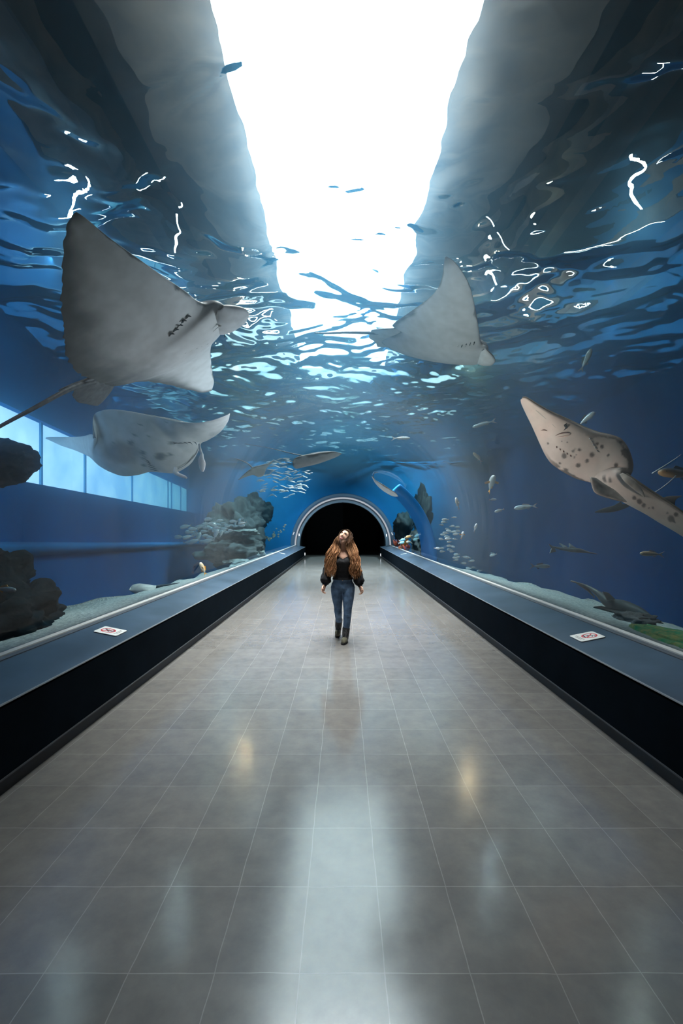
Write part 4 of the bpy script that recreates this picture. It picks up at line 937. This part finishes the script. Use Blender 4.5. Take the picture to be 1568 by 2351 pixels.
# curved blue rib clamped round the vault on the right
def rib(y0, y1, a0, a1, r0, r1, n=40):
    bm = bmesh.new(); rows = []
    for i in range(n + 1):
        a = a0 + (a1 - a0) * i / n
        prof = []
        for k in range(10):
            q = 2 * PI * k / 10; R = (r0 + r1) / 2 + (r1 - r0) / 2 * math.cos(q); y = (y0 + y1) / 2 + (y1 - y0) / 2 * math.sin(q)
            prof.append(bm.verts.new((R * math.cos(a), y, TUN_Z + R * math.sin(a))))
        rows.append(prof)
    for a_, b_ in zip(rows, rows[1:]):
        for k in range(10): bm.faces.new((a_[k], a_[(k + 1) % 10], b_[(k + 1) % 10], b_[k]))
    bm.faces.new(rows[0]); bm.faces.new(rows[-1]); return bm
o = from_bm('trim_12', rib(14.0, 16.3, -.12, .92, 2.70, 3.02), mat('blue_rib_paint', (.02, .33, .88), .5, .3), None, True); struct(o, 'curved bright blue rib round the right side of the vault', 'rib')

# no-climbing style signs on the ledges: white plate, red ring and bar, dark figure, two lines of small print
M_plate = mat('white_sign_plate', (.82, .82, .78), .4, .4); M_red = mat('sign_red', (.62, .02, .03), .45, .4); M_ink = mat('sign_ink', (.05, .06, .08), .5, .3); M_print = mat('sign_small_print', (.42, .40, .38), .5, .3)
M_mount = mat('sign_mount', (.08, .08, .09), .5, .3)
def disc_poly(bm, pts, z0, z1):
    a = [bm.verts.new((x, y, z0)) for x, y in pts]; b = [bm.verts.new((x, y, z1)) for x, y in pts]
    bm.faces.new(a[::-1]); bm.faces.new(b)
    for i in range(len(a)): bm.faces.new((a[i], a[(i + 1) % len(a)], b[(i + 1) % len(a)], b[i]))
def sign(sgn, yc, label):
    """local x: along the walkway, local y: up the ledge (top of the sign faces the glass)"""
    root = empty('sign'); tag(root, label, 'sign', None)
    W, Hh = .228, .226
    def rr(w, h, r, n=5):
        out = []
        for cx, cy, a0 in ((w / 2 - r, h / 2 - r, 0), (-w / 2 + r, h / 2 - r, PI / 2), (-w / 2 + r, -h / 2 + r, PI), (w / 2 - r, -h / 2 + r, 3 * PI / 2)):
            out += [(cx + r * math.cos(a0 + PI / 2 * i / n), cy + r * math.sin(a0 + PI / 2 * i / n)) for i in range(n + 1)]
        return out
    bm = bmesh.new(); disc_poly(bm, rr(W + .002, Hh + .002, .018), .000, .0045); from_bm('mount', bm, M_mount, root)
    bm = bmesh.new(); disc_poly(bm, rr(W, Hh, .018), .0045, .0085); from_bm('plate', bm, M_plate, root)
    cy_, R = .022, .068; z0, z1 = .0085, .0095
    bm = bmesh.new(); n = 40
    for i in range(n):
        a, b = 2 * PI * i / n, 2 * PI * (i + 1) / n
        disc_poly(bm, [(R * math.cos(a), cy_ + R * math.sin(a)), (R * math.cos(b), cy_ + R * math.sin(b)), ((R - .012) * math.cos(b), cy_ + (R - .012) * math.sin(b)), ((R - .012) * math.cos(a), cy_ + (R - .012) * math.sin(a))], z0, z1)
    from_bm('ring', bm, M_red, root)
    bm = bmesh.new(); c, s_ = math.cos(-PI / 4), math.sin(-PI / 4)
    disc_poly(bm, [(c * u - s_ * v, cy_ + s_ * u + c * v) for u, v in ((-R + .005, -.005), (R - .005, -.005), (R - .005, .005), (-R + .005, .005))], z0 + .0006, z1 + .0008)
    from_bm('prohibition_bar', bm, M_red, root)
    bm = bmesh.new()
    disc_poly(bm, [(.030 + .0095 * math.cos(2 * PI * i / 12), cy_ + .036 + .0095 * math.sin(2 * PI * i / 12)) for i in range(12)], z0, z1)          # head
    for quad in ([(.026, .026), (.016, .030), (-.020, .002), (-.008, -.008)], [(-.008, -.008), (-.020, .002), (-.034, -.018), (-.026, -.024)], [(-.006, -.006), (-.016, .0), (.004, -.032), (.012, -.026)], [(.020, .026), (.012, .022), (.034, .002), (.040, .008)], [(-.050, -.030), (.030, -.044), (.018, -.054), (-.036, -.048)]):
        disc_poly(bm, [(x, cy_ + y) for x, y in quad], z0, z1)
    from_bm('pictogram', bm, M_ink, root)
    for j, (w_, y_) in enumerate(((.145, -.068), (.105, -.086))):
        bm = bmesh.new(); x = -w_ / 2; k = 0; r = random.Random(j + 3)
        while x < w_ / 2:
            g = r.uniform(.006, .010); disc_poly(bm, [(x, y_ - .004), (x + g * .75, y_ - .004), (x + g * .75, y_ + .004), (x, y_ + .004)], z0, z1); x += g
        from_bm('small_print', bm, M_print, root)
    ang = math.atan2(ZL1 - ZL0, XO - XW); xm = 2.284; zm = ZL0 + (xm - XW) * math.tan(ang) + .0006
    up = Vector((sgn * math.cos(ang), 0, math.sin(ang))); nrm = Vector((-sgn * math.sin(ang), 0, math.cos(ang))); xd = up.cross(nrm)
    root.matrix_world = Matrix.Translation((sgn * xm, yc, zm)) @ Matrix((xd, up, nrm)).transposed().to_4x4()
    return root
sign(-1, 4.475, 'white prohibition sign with red ring on the left ledge')
sign(1, 4.255, 'white prohibition sign with red ring on the right ledge')
def strip_sign(sgn, px, py, label):
    k = 1.482 / ((py - VY) + .2 * abs(px - VX)); y = k * F; x = abs(px - VX) * k; z = CH - 1.482 + .2 * x
    bm = bmesh.new(); disc_poly(bm, [(-.03, -.12), (.03, -.12), (.03, .12), (-.03, .12)], .002, .012); bmesh.ops.bevel(bm, geom=bm.edges[:], offset=.002, segments=1, affect='EDGES')
    o = from_bm('sign', bm, M_plate); ang = math.atan(.2); up = Vector((sgn * math.cos(ang), 0, math.sin(ang))); nrm = Vector((-sgn * math.sin(ang), 0, math.cos(ang)))
    o.matrix_world = Matrix.Translation((sgn * x, y, z)) @ Matrix((nrm.cross(up) * -1, up, nrm)).transposed().to_4x4() @ Matrix.Rotation(.0, 4, 'Z')
    tag(o, label, 'sign')
strip_sign(-1, 648, 1271, 'small white plate lying far along the left ledge'); strip_sign(1, 927, 1272, 'small white plate lying far along the right ledge')
M_led = emat('guide_light', (.9, .95, 1), 1.6)
for x, y, lb in ((888, 1229, 'tiny white guide light on the right inner side of the portal'), (688, 1228, 'tiny white guide light on the left inner side of the portal'), (881, 1274, 'tiny white guide light low on the right parapet by the portal'), (692, 1272, 'tiny white guide light low on the left parapet by the portal')):
    bm = bmesh.new(); p = P(x, y, 24.75 if y < 1250 else 24.6); sx_ = 1 if x > VX else -1
    px_ = sx_ * (2.375 if y < 1250 else 2.05)
    box(bm, px_ - .02, px_ + .02, p.y - .03, p.y + .03, p.z - .07, p.z + .07); bmesh.ops.bevel(bm, geom=bm.edges[:], offset=.008, segments=2, affect='EDGES')
    tag(from_bm('guide_light', bm, M_led), lb, 'light')
# ================================================================== THE WOMAN
WY = 6.62
woman = empty('person', (0, WY, 0))
tag(woman, 'long-haired woman in black blouse and blue jeans strolling down the walkway, looking up', 'person')
M_skin = mat('skin', (.58, .35, .25), .6, .12, var=.06, scale=14)
M_blouse = mat('black_blouse_cloth', (.010, .011, .013), .75, .25, var=.3, scale=22, bump=.35)
M_jeans = mat('blue_denim', (.080, .135, .220), .85, .2, var=.32, scale=16, bump=.3, detail=7)
M_boot = mat('black_boot_leather', (.016, .016, .017), .45, .4, var=.2, scale=20)
M_toe = mat('olive_boot_toe', (.10, .095, .062), .5, .3, var=.25, scale=24)
M_sole = mat('black_rubber_sole', (.012, .012, .013), .7, .25)
M_lace = mat('boot_lace', (.10, .10, .10), .7, .2)
M_hair = mat('wavy_brown_hair', (.9, .9, .9), .65, .06, var=.25, scale=60, attr='pigment')

def ring_loft(bm, secs, n=24, close=True):
    """secs: (centre, rx, ry, optional tilt axis pair) horizontal-ish ellipses stacked"""
    rows = []
    for c, rx, ry in secs:
        rows.append([bm.verts.new(Vector(c) + Vector((rx * math.cos(2 * PI * k / n), ry * math.sin(2 * PI * k / n), 0))) for k in range(n)])
    for a, b in zip(rows, rows[1:]):
        for k in range(n): bm.faces.new((a[k], a[(k + 1) % n], b[(k + 1) % n], b[k]))
    if close: bm.faces.new(rows[0][::-1]); bm.faces.new(rows[-1])
def limb(bm, pts, rad, n=14, steps=18):
    pp = np.array([[*p, r] for p, r in zip(pts, rad)], float)
    q = [catmull(pp, i / steps) for i in range(steps + 1)]
    tube_bm(bm, [v[:3] for v in q], [max(.003, v[3]) for v in q], n)
    for v in (q[0], q[-1]):
        bmesh.ops.create_icosphere(bm, subdivisions=2, radius=max(.003, v[3]) * .98, matrix=Matrix.Translation(Vector(v[:3])))
def fuse(name, bm, vox, mats, parent, smooth_it=6, sm=.5):
    """one continuous skin over overlapping volumes"""
    me = bpy.data.meshes.new(name + '_raw'); bmesh.ops.recalc_face_normals(bm, faces=bm.faces); bm.to_mesh(me); bm.free()
    tmp = bpy.data.objects.new('tmp', me); COL.objects.link(tmp)
    r = tmp.modifiers.new('r', 'REMESH'); r.mode = 'VOXEL'; r.voxel_size = vox; r.use_smooth_shade = True
    s = tmp.modifiers.new('s', 'SMOOTH'); s.iterations = smooth_it; s.factor = sm
    dg = bpy.context.evaluated_depsgraph_get()
    out = bpy.data.meshes.new_from_object(tmp.evaluated_get(dg)); bpy.data.objects.remove(tmp)
    out.name = name
    return link(name, out, mats, parent, smooth=True)

# head frame: tipped back and turned to the picture's left
HC = Vector((.022, -.005, 1.508))
Uh = Vector((.46, .36, .80)).normalized(); Fh = Vector((-.26, -.86, .50)); Fh = (Fh - Uh * Fh.dot(Uh)).normalized(); Rh = Uh.cross(Fh)
def HP(r, f, u): return HC + Rh * r + Fh * f + Uh * u
def head_bm(bm):
    t = bmesh.new(); bmesh.ops.create_icosphere(t, subdivisions=5, radius=1)
    for v in t.verts:
        n = v.co.normalized(); r, f, u = n.x, n.y, n.z
        x = r * .073; y = f * .092; z = u * .112
        if u < 0:                                    # jaw narrows to the chin
            k = 1 - .42 * (-u) ** 1.6; x *= k; y *= 1 - .22 * (-u) ** 2 if f > 0 else 1 - .35 * (-u)
        if f > 0: y *= 1 - .10 * abs(r) ** 2
        p = Vector((x, y, z))
        def g(cx, cz, sx_, sz_): return math.exp(-((x - cx) / sx_) ** 2 - ((z - cz) / sz_) ** 2) if f > 0 else 0
        p.y += .016 * g(0, -.022, .010, .013) + .009 * g(0, .006, .008, .024)       # nose
        p.y += .007 * g(0, -.096, .020, .016)                                        # chin
        p.y -= .009 * (g(.030, .014, .015, .010) + g(-.030, .014, .015, .010))        # eye hollows
        p.y += .005 * (g(.030, .034, .022, .008) + g(-.030, .034, .022, .008))        # brows
        p.y += .006 * (g(.040, -.028, .020, .018) + g(-.040, -.028, .020, .018))      # smiling cheeks
        p.y += .005 * g(0, -.052, .022, .007) + .005 * g(0, -.066, .018, .007)        # lips
        v.co = HP(*p)
    vm = {v: bm.verts.new(v.co) for v in t.verts}
    for fc in t.faces: bm.faces.new([vm[v] for v in fc.verts])
    t.free()
    for s in (-1, 1):
        limb(bm, [HP(s * .072, -.006, .012), HP(s * .078, -.012, -.005), HP(s * .072, -.006, -.024)], [.008, .010, .007], 8, 6)

SHL, ELL, WRL = Vector((-.150, .015, 1.258)), Vector((-.222, .04, 1.050)), Vector((-.262, -.05, .822))
SHR, ELR, WRR = Vector((.152, .015, 1.258)), Vector((.206, .05, 1.040)), Vector((.250, -.03, .806))
bm = bmesh.new(); head_bm(bm)
limb(bm, [(.002, .03, 1.26), (.0, .025, 1.33), (.006, .012, 1.40), (.016, .006, 1.455)], [.062, .050, .045, .046])
ring_loft(bm, [((0, .01, .80), .13, .09), ((0, .005, .95), .112, .082), ((0, 0, 1.05), .114, .084), ((0, -.005, 1.16), .128, .094), ((0, .0, 1.23), .138, .084), ((0, .012, 1.272), .118, .066), ((0, .02, 1.305), .070, .052)], 28)
for s in (-1, 1):
    limb(bm, [(s * .03, -.02, 1.286), (s * .09, -.02, 1.288), (s * .145, .01, 1.275)], [.014, .014, .02], 8, 8)      # collar bones
    bmesh.ops.create_icosphere(bm, subdivisions=3, radius=.054, matrix=Matrix.Translation((s * .062, -.070, 1.155)))
for s, S, E, W_ in ((-1, SHL, ELL, WRL), (1, SHR, ELR, WRR)):
    limb(bm, [S, S.lerp(E, .5), E, E.lerp(W_, .35), W_], [.052, .045, .038, .036, .024])
    # hand: palm, four fingers of different lengths loosely curled, thumb from the side of the palm
    d = (W_ - E).normalized(); d = (d + Vector((s * .22, -.25, -.25))).normalized()
    inw = Vector((-s * .75, -.45, 0)); inw = (inw - d * inw.dot(d)).normalized(); lat = d.cross(inw).normalized()
    if lat.y > 0: lat = -lat                        # lat points to the thumb side, towards the camera
    pc = W_ + d * .045
    for q in (-.022, -.008, .008, .022):
        limb(bm, [W_ + lat * q * .6, pc + lat * q, W_ + d * .085 + lat * q * 1.15], [.017, .015, .0125], 10, 8)
    for q, L in ((.026, .070), (.009, .080), (-.009, .074), (-.025, .058)):
        b0 = W_ + d * .085 + lat * q * 1.15
        p1 = b0 + (d * .85 + inw * .35).normalized() * L * .42; p2 = p1 + (d * .35 + inw * .85).normalized() * L * .33; p3 = p2 + (inw * .85 - d * .25).normalized() * L * .25
        limb(bm, [b0 - d * .01, b0, p1, p2, p3], [.0095, .0098, .0090, .0082, .0065], 9, 12)
    t0 = W_ + d * .030 + lat * .022
    t1 = t0 + (lat * .75 + d * .55 + inw * .3).normalized() * .034; t2 = t1 + (d * .8 + lat * .3 + inw * .4).normalized() * .030; t3 = t2 + (d * .7 + inw * .55).normalized() * .022
    limb(bm, [W_ + d * .012 + lat * .010, t0, t1, t2, t3], [.014, .0135, .0115, .0100, .0075], 9, 12)
body = fuse('body', bm, .0045, M_skin, woman, 3, .4)

# face details
def blob(name, c, rx, ry, rz, m, parent):
    bm = bmesh.new(); bmesh.ops.create_icosphere(bm, subdivisions=3, radius=1)
    for v in bm.verts: v.co = HP(c[0] + v.co.x * rx, c[1] + v.co.y * ry, c[2] + v.co.z * rz)
    return from_bm(name, bm, m, parent, True)
def face_y(r, u):
    """front of the face along the head's forward axis at (r, u)"""
    t, best = HP(r, 0, u), .07
    for v in body.data.vertices:
        q = v.co - HC
        if abs(q.dot(Rh) - r) < .006 and abs(q.dot(Uh) - u) < .006: best = max(best, q.dot(Fh))
    return best
M_white = mat('eye_white', (.75, .74, .72), .3, .5); M_iris = mat('brown_iris', (.05, .025, .012), .3, .5); M_lip = mat('rose_lips', (.46, .13, .12), .4, .4); M_teeth = mat('teeth', (.82, .80, .75), .3, .5); M_brow = mat('brown_brow', (.07, .04, .025), .7, .2)
for s in (-1, 1):
    fy = face_y(s * .030, .014)
    e = blob('eye', (s * .030, fy - .004, .013), .013, .007, .0055, M_white, woman); e['label'] = 'eye on the picture-left side' if s < 0 else 'eye on the other side'
    blob('iris', (s * .030 - .002, fy + .0005, .014), .0055, .004, .005, M_iris, e)
    bm = bmesh.new(); limb(bm, [HP(s * .014, face_y(s * .014, .029) + .001, .028), HP(s * .030, face_y(s * .030, .034) + .001, .035), HP(s * .047, face_y(s * .047, .031), .030)], [.0028, .0034, .002], 7, 8); from_bm('eyebrow', bm, M_brow, woman, True)
    bm = bmesh.new(); limb(bm, [HP(s * .017, fy + .001, .017), HP(s * .030, fy + .0045, .0195), HP(s * .044, fy - .003, .016)], [.0016, .0022, .0014], 6, 8); from_bm('eyelash', bm, M_iris, woman, True)
fy = face_y(0, -.058)
bm = bmesh.new(); limb(bm, [HP(-.026, fy - .011, -.050), HP(-.012, fy - .002, -.053), HP(0, fy + .001, -.053), HP(.012, fy - .002, -.053), HP(.026, fy - .011, -.050)], [.002, .0042, .004, .0042, .002], 8, 14); up_ = from_bm('lips', bm, M_lip, woman, True)
bm = bmesh.new(); limb(bm, [HP(-.024, fy - .011, -.053), HP(-.010, fy - .003, -.067), HP(.010, fy - .003, -.067), HP(.024, fy - .011, -.053)], [.002, .0045, .0045, .002], 8, 14); from_bm('lower_lip', bm, M_lip, up_, True)
bm = bmesh.new(); limb(bm, [HP(-.020, fy - .010, -.056), HP(0, fy - .001, -.060), HP(.020, fy - .010, -.056)], [.002, .0052, .002], 8, 12); from_bm('teeth', bm, M_teeth, up_, True)

# blouse: fitted bodice with a dipped neckline and puffed sleeves gathered at the cuffs
bm = bmesh.new(); n = 40; rows = []
secs = [(.898, .149, .118, .0), (.91, .142, .110, .0), (.95, .126, .097, .005), (1.02, .128, .100, .003), (1.08, .138, .112, -.003), (1.13, .150, .128, -.012), (1.17, .156, .130, -.012), (1.205, .152, .108, -.004), (1.235, .156, .096, .004), (1.260, .156, .086, .012), (1.280, .148, .078, .016)]
for z, rx, ry, cy_ in secs:
    row = []
    for k in range(n):
        a = 2 * PI * k / n; c, s_ = math.cos(a), math.sin(a)
        front = max(0, -s_) ** 1.4
        top = 1.280 - front * (.088 - .030 * abs(math.sin(2.2 * c)))
        zz = min(z, top); rr = 1.0
        fold = 1 + .018 * math.sin(9 * a + z * 30) * (1 if z < 1.05 else .3)
        bust = .020 * math.exp(-((abs(c) - .45) / .28) ** 2 - ((zz - 1.15) / .05) ** 2) if s_ < 0 else 0
        row.append(bm.verts.new((rx * c * fold, cy_ + (ry * fold + bust) * s_, zz)))
    rows.append(row)
for a, b in zip(rows, rows[1:]):
    for k in range(n):
        try: bm.faces.new((a[k], a[(k + 1) % n], b[(k + 1) % n], b[k]))
        except ValueError: pass
bmesh.ops.remove_doubles(bm, verts=bm.verts, dist=.0005)
blouse = from_bm('blouse', bm, M_blouse, woman, True)
so = blouse.modifiers.new('thickness', 'SOLIDIFY'); so.thickness = .006; so.offset = 1
for s, S, E, W_ in ((-1, SHL, ELL, WRL), (1, SHR, ELR, WRR)):
    bm = bmesh.new(); pts = [S + Vector((-s * .03, 0, .02)), S, S.lerp(E, .45), E, E.lerp(W_, .35), E.lerp(W_, .70) + Vector((0, 0, -.01)), E.lerp(W_, .93)]
    pp = np.array([[*p, r] for p, r in zip(pts, [.044, .056, .056, .060, .068, .078, .048])]); st_ = 34; q = [catmull(pp, i / st_) for i in range(st_ + 1)]
    rings = []
    for i, v in enumerate(q):
        t = Vector((q[min(i + 1, st_)] - q[max(i - 1, 0)])[:3]).normalized(); u = t.cross(Vector((.1, 1, .2))).normalized(); w_ = u.cross(t)
        rings.append([bm.verts.new(Vector(v[:3]) + (u * math.cos(2 * PI * k / 24) + w_ * math.sin(2 * PI * k / 24)) * v[3] * (1 + .06 * math.sin(k * 2 * PI / 24 * 5 + i * .9) + .07 * noise.noise(Vector(v[:3]) * 18 + Vector((k * .6, s * 4, 0))))) for k in range(24)])
    for a, b in zip(rings, rings[1:]):
        for k in range(24): bm.faces.new((a[k], a[(k + 1) % 24], b[(k + 1) % 24], b[k]))
    bm.faces.new(rings[0][::-1])
    sl = from_bm('sleeve', bm, M_blouse, blouse, True)
    c0, c1 = E.lerp(W_, .89), E.lerp(W_, .97); bm = bmesh.new(); limb(bm, [c0, c1], [.040, .037], 14, 4); from_bm('cuff', bm, M_blouse, blouse, True)

# jeans
KL, AL = Vector((-.070, .045, .440)), Vector((-.060, .315, .215))
KR, AR = Vector((.070, -.055, .425)), Vector((.048, -.045, .150))
bm = bmesh.new()
ring_loft(bm, [((0, .008, .72), .150, .105), ((0, .010, .775), .166, .120), ((0, .008, .83), .158, .116), ((0, .004, .88), .138, .104), ((0, .002, .905), .132, .100)], 32)
limb(bm, [(-.083, .012, .79), (-.080, .02, .65), KL + Vector((0, 0, .06)), KL, KL.lerp(AL, .30), AL], [.094, .084, .062, .058, .055, .044], 20, 26)
limb(bm, [(.083, .0, .79), (.080, -.03, .65), KR + Vector((0, 0, .06)), KR, KR.lerp(AR, .30), AR], [.094, .085, .063, .059, .056, .045], 20, 26)
for k, (c, ) in enumerate([(KL,), (KR,)]):
    for q in (-.035, -.012, .014): limb(bm, [c + Vector((-.05, -.028, q)), c + Vector((0, -.054, q - .012)), c + Vector((.05, -.028, q))], [.006, .010, .006], 8, 8)
jeans = fuse('jeans', bm, .006, M_jeans, woman, 4, .5)
bm = bmesh.new(); N = 36; rw = []
for z, e in ((.880, .0), (.908, .003)):
    rw.append([bm.verts.new(((.142 + e) * math.cos(2 * PI * k / N), .003 + (.109 + e) * math.sin(2 * PI * k / N), z)) for k in range(N)])
for k in range(N): bm.faces.new((rw[0][k], rw[0][(k + 1) % N], rw[1][(k + 1) % N], rw[1][k]))
wb = from_bm('waistband', bm, M_jeans, jeans, True)
bm = bmesh.new(); bmesh.ops.create_uvsphere(bm, u_segments=10, v_segments=8, radius=.009, matrix=Matrix.Translation((-.004, -.110, .892)) @ Matrix.Diagonal((1, .5, 1, 1))); from_bm('button', bm, mat('brass_button', (.45, .40, .32), .35, .5, metal=.8), jeans, True)

# boots
def boot(label, ank, heel, toe, lift):
    """ank: top of the shaft centre, heel and toe points on the ground"""
    heel, toe = Vector(heel), Vector(toe); ax = (toe - heel); L = ax.length; f = ax.normalized(); sd = f.cross(Vector((0, 0, 1))).normalized(); up_v = sd.cross(f)
    o = empty('boot'); o.parent = woman; o['label'] = label
    def B(a, s, h): return heel + f * (a * L) + sd * s + up_v * h
    bm = bmesh.new(); n = 20; rows = []
    for h0, k in ((0, 1.06), (.022, 1.06), (.026, 1.0)):
        row = []
        for i in range(n):
            a = 2 * PI * i / n; l = .5 + .53 * math.cos(a) * k; wdt = (.036 + .014 * max(0, math.cos(a - .2)) ** 1) * math.sin(a) * k
            row.append(bm.verts.new(B(l, wdt, h0)))
        rows.append(row)
    for a, b in zip(rows, rows[1:]):
        for i in range(n): bm.faces.new((a[i], a[(i + 1) % n], b[(i + 1) % n], b[i]))
    bm.faces.new(rows[0][::-1]); bm.faces.new(rows[-1]); from_bm('sole', bm, M_sole, o)
    bm = bmesh.new(); limb(bm, [B(.42, 0, .050), B(.60, 0, .048), B(.78, 0, .043), B(.90, 0, .036)], [.040, .044, .042, .032], 18, 14); from_bm('toe_box', bm, M_toe, o, True)
    bm = bmesh.new(); hb = B(.20, 0, .04)
    limb(bm, [ank + Vector((0, 0, .0)), ank.lerp(B(.26, 0, .10), .5), B(.26, 0, .10), B(.22, 0, .05)], [.054, .053, .051, .042], 18, 16)
    limb(bm, [B(.22, 0, .05), B(.45, 0, .070)], [.042, .045], 16, 6)
    fuse('shaft', bm, .006, M_boot, o, 3, .4)
    bm = bmesh.new(); fr = -sd.cross(Vector((0, 0, 1)));
    for i in range(6):
        q = i / 5; c = ank.lerp(B(.30, 0, .10), q * .95) if i < 5 else B(.46, 0, .105)
        p = c + f * (.055 if i < 5 else .02)
        limb(bm, [p - sd * .026 + Vector((0, 0, .004)), p + f * .004, p + sd * .026 - Vector((0, 0, .004))], [.0028] * 3, 6, 6)
        limb(bm, [p + sd * .026 + Vector((0, 0, .004)), p + f * .005, p - sd * .026 - Vector((0, 0, .010))], [.0028] * 3, 6, 6)
    limb(bm, [ank + f * .056, ank + f * .07 - sd * .03 + Vector((0, 0, -.02)), ank + f * .06 - sd * .05 + Vector((0, 0, -.07))], [.0026] * 3, 6, 8)
    from_bm('lace', bm, M_lace, o, True)
    bm = bmesh.new(); limb(bm, [ank + Vector((0, 0, -.006)), ank + Vector((0, 0, .012))], [.055, .056], 18, 3); from_bm('collar', bm, M_boot, o, True)
boot('front boot planted flat', AR + Vector((0, 0, .03)), (.052, -.005, .0), (.004, -.235, .0), 0)
boot('rear boot with heel lifting', AL + Vector((0, 0, .02)), (-.058, .395, .055), (-.082, .185, .004), .05)

# hair: long wavy locks from a side parting, caramel towards the ends
class R_:
    pass
rh = random.Random(11)
bm = bmesh.new(); cols = []
lay = bm.verts.layers.float_color.new('pigment')
def lock(pts, r0, r1, tint, n=7, steps=22, wave=.012, ph=0.0, fr_=3.0):
    P_ = np.array([[*p] for p in pts], float); q = []
    for i in range(steps + 1):
        s = i / steps; c = catmull(P_, s); amp = wave * min(1, max(0, (s - .30) * 2.2))
        c = c + np.array([math.sin(ph + s * fr_ * 2 * PI), math.cos(ph * 1.3 + s * fr_ * 2 * PI), 0]) * amp
        q.append(Vector(c))
    n0 = len(bm.verts)
    rr = [max(.0012, (r0 + (r1 - r0) * (i / steps)) * (math.sin(PI * min(1, .25 + .75 * (1 - i / steps))) ** .5 if i / steps > .6 else 1) * (1 if i < steps else .2)) for i in range(steps + 1)]
    before = set(bm.verts); tube_bm(bm, q, rr, n, .6)
    bm.verts.ensure_lookup_table()
    for k, v in enumerate(bm.verts[n0:]):
        s = (k // n) / steps
        root, tip = np.array([.060, .032, .018]), np.array([.52, .26, .125])
        c = root + (tip - root) * smooth(np.array(s), .18, .85) * tint
        v[lay] = (*[float(x) for x in c], 1)
def jit(p, a): return Vector(p) + Vector((rh.uniform(-a, a), rh.uniform(-a, a), rh.uniform(-a, a)))
RI = [(.070, -.050, 1.470), (.054, -.040, 1.385), (.088, -.105, 1.255), (.108, -.118, 1.13), (.112, -.125, 1.03), (.122, -.115, .93)]
RO_ = [(.142, .040, 1.478), (.176, .060, 1.407), (.205, -.030, 1.299), (.226, -.050, 1.20), (.236, -.055, 1.11), (.250, -.06, .88)]
LI = [(-.060, -.050, 1.452), (-.052, -.050, 1.380), (-.060, -.105, 1.275), (-.108, -.115, 1.20), (-.118, -.125, 1.05), (-.150, -.125, .93)]
LO = [(-.088, .030, 1.505), (-.136, .040, 1.424), (-.205, -.035, 1.299), (-.235, -.050, 1.20), (-.246, -.060, 1.11), (-.235, -.095, .945)]
def fall(side, inner, outer, count, wv):
    for k in range(count):
        t = rh.random(); dep = rh.random()
        S = HP(side * (.004 + .030 * t), .058 - .13 * t, .106 - .012 * dep)
        m1 = HP(side * (.066 + .010 * t), .040 - .12 * t, .078)
        cut = rh.uniform(.35, 1.0)
        pts = [S, m1, HP(side * (.084 + .006 * t), .036 - .11 * t, .018 + .058 * t)]
        for j, (a_, b_) in enumerate(zip(inner, outer)):
            p = Vector(a_).lerp(Vector(b_), t); p.y += .05 * dep - .01
            if j == len(inner) - 1: p = pts[-1].lerp(p, cut)
            pts.append(jit(p, .004 if j < 2 else .012))
        lock(pts, .0075, .0045, rh.uniform(.45, 1.2), n=5, steps=30, wave=wv * rh.uniform(.6, 1.4), ph=rh.uniform(0, 6.3), fr_=rh.uniform(2.2, 3.4))
fall(1, RI, RO_, 210, .019)
fall(-1, LI, LO, 200, .022)
for k in range(90):                                   # back fall and crown
    a = rh.uniform(-1, 1)
    pts = [HP(.02 * a, .02, .112), HP(.06 * a, -.06, .095), HP(.085 * a, -.105, .01), (.06 + .10 * a, .095, 1.40), (.02 + .16 * a, .120, 1.26), (.19 * a, .115, 1.10), (.19 * a, .10, rh.uniform(.92, 1.02))]
    lock([jit(p, .008) for p in pts], .012, .007, rh.uniform(.3, .8), wave=.010, ph=rh.uniform(0, 6.3))
for k in range(10):                                   # a curl flicking out on one side
    pts = [(.20, -.06, 1.13), (.230, -.06, 1.05), (.256, -.07, 1.005), (.275, -.07, 1.02), (.268, -.07, 1.04)]
    lock([jit(p, .006) for p in pts], .005, .002, 1.2, wave=.003)
cap = bmesh.new(); bmesh.ops.create_icosphere(cap, subdivisions=4, radius=1)
for v in cap.verts:
    n_ = v.co.normalized(); v.co = Vector(HP(n_.x * .084, -.012 + n_.y * .102, .004 + n_.z * .119))
hl = [f for f in cap.faces if (lambda q: (q.dot(Fh) > .045 and q.dot(Uh) < .078) or q.dot(Uh) < -.05)(f.calc_center_median() - HC)]
bmesh.ops.delete(cap, geom=hl, context='FACES')
vm = {v: bm.verts.new(v.co) for v in cap.verts}
for f in cap.faces: bm.faces.new([vm[v] for v in f.verts])
for v in vm.values(): v[lay] = (.055, .028, .016, 1)
cap.free()
from_bm('hair', bm, M_hair, woman, True)
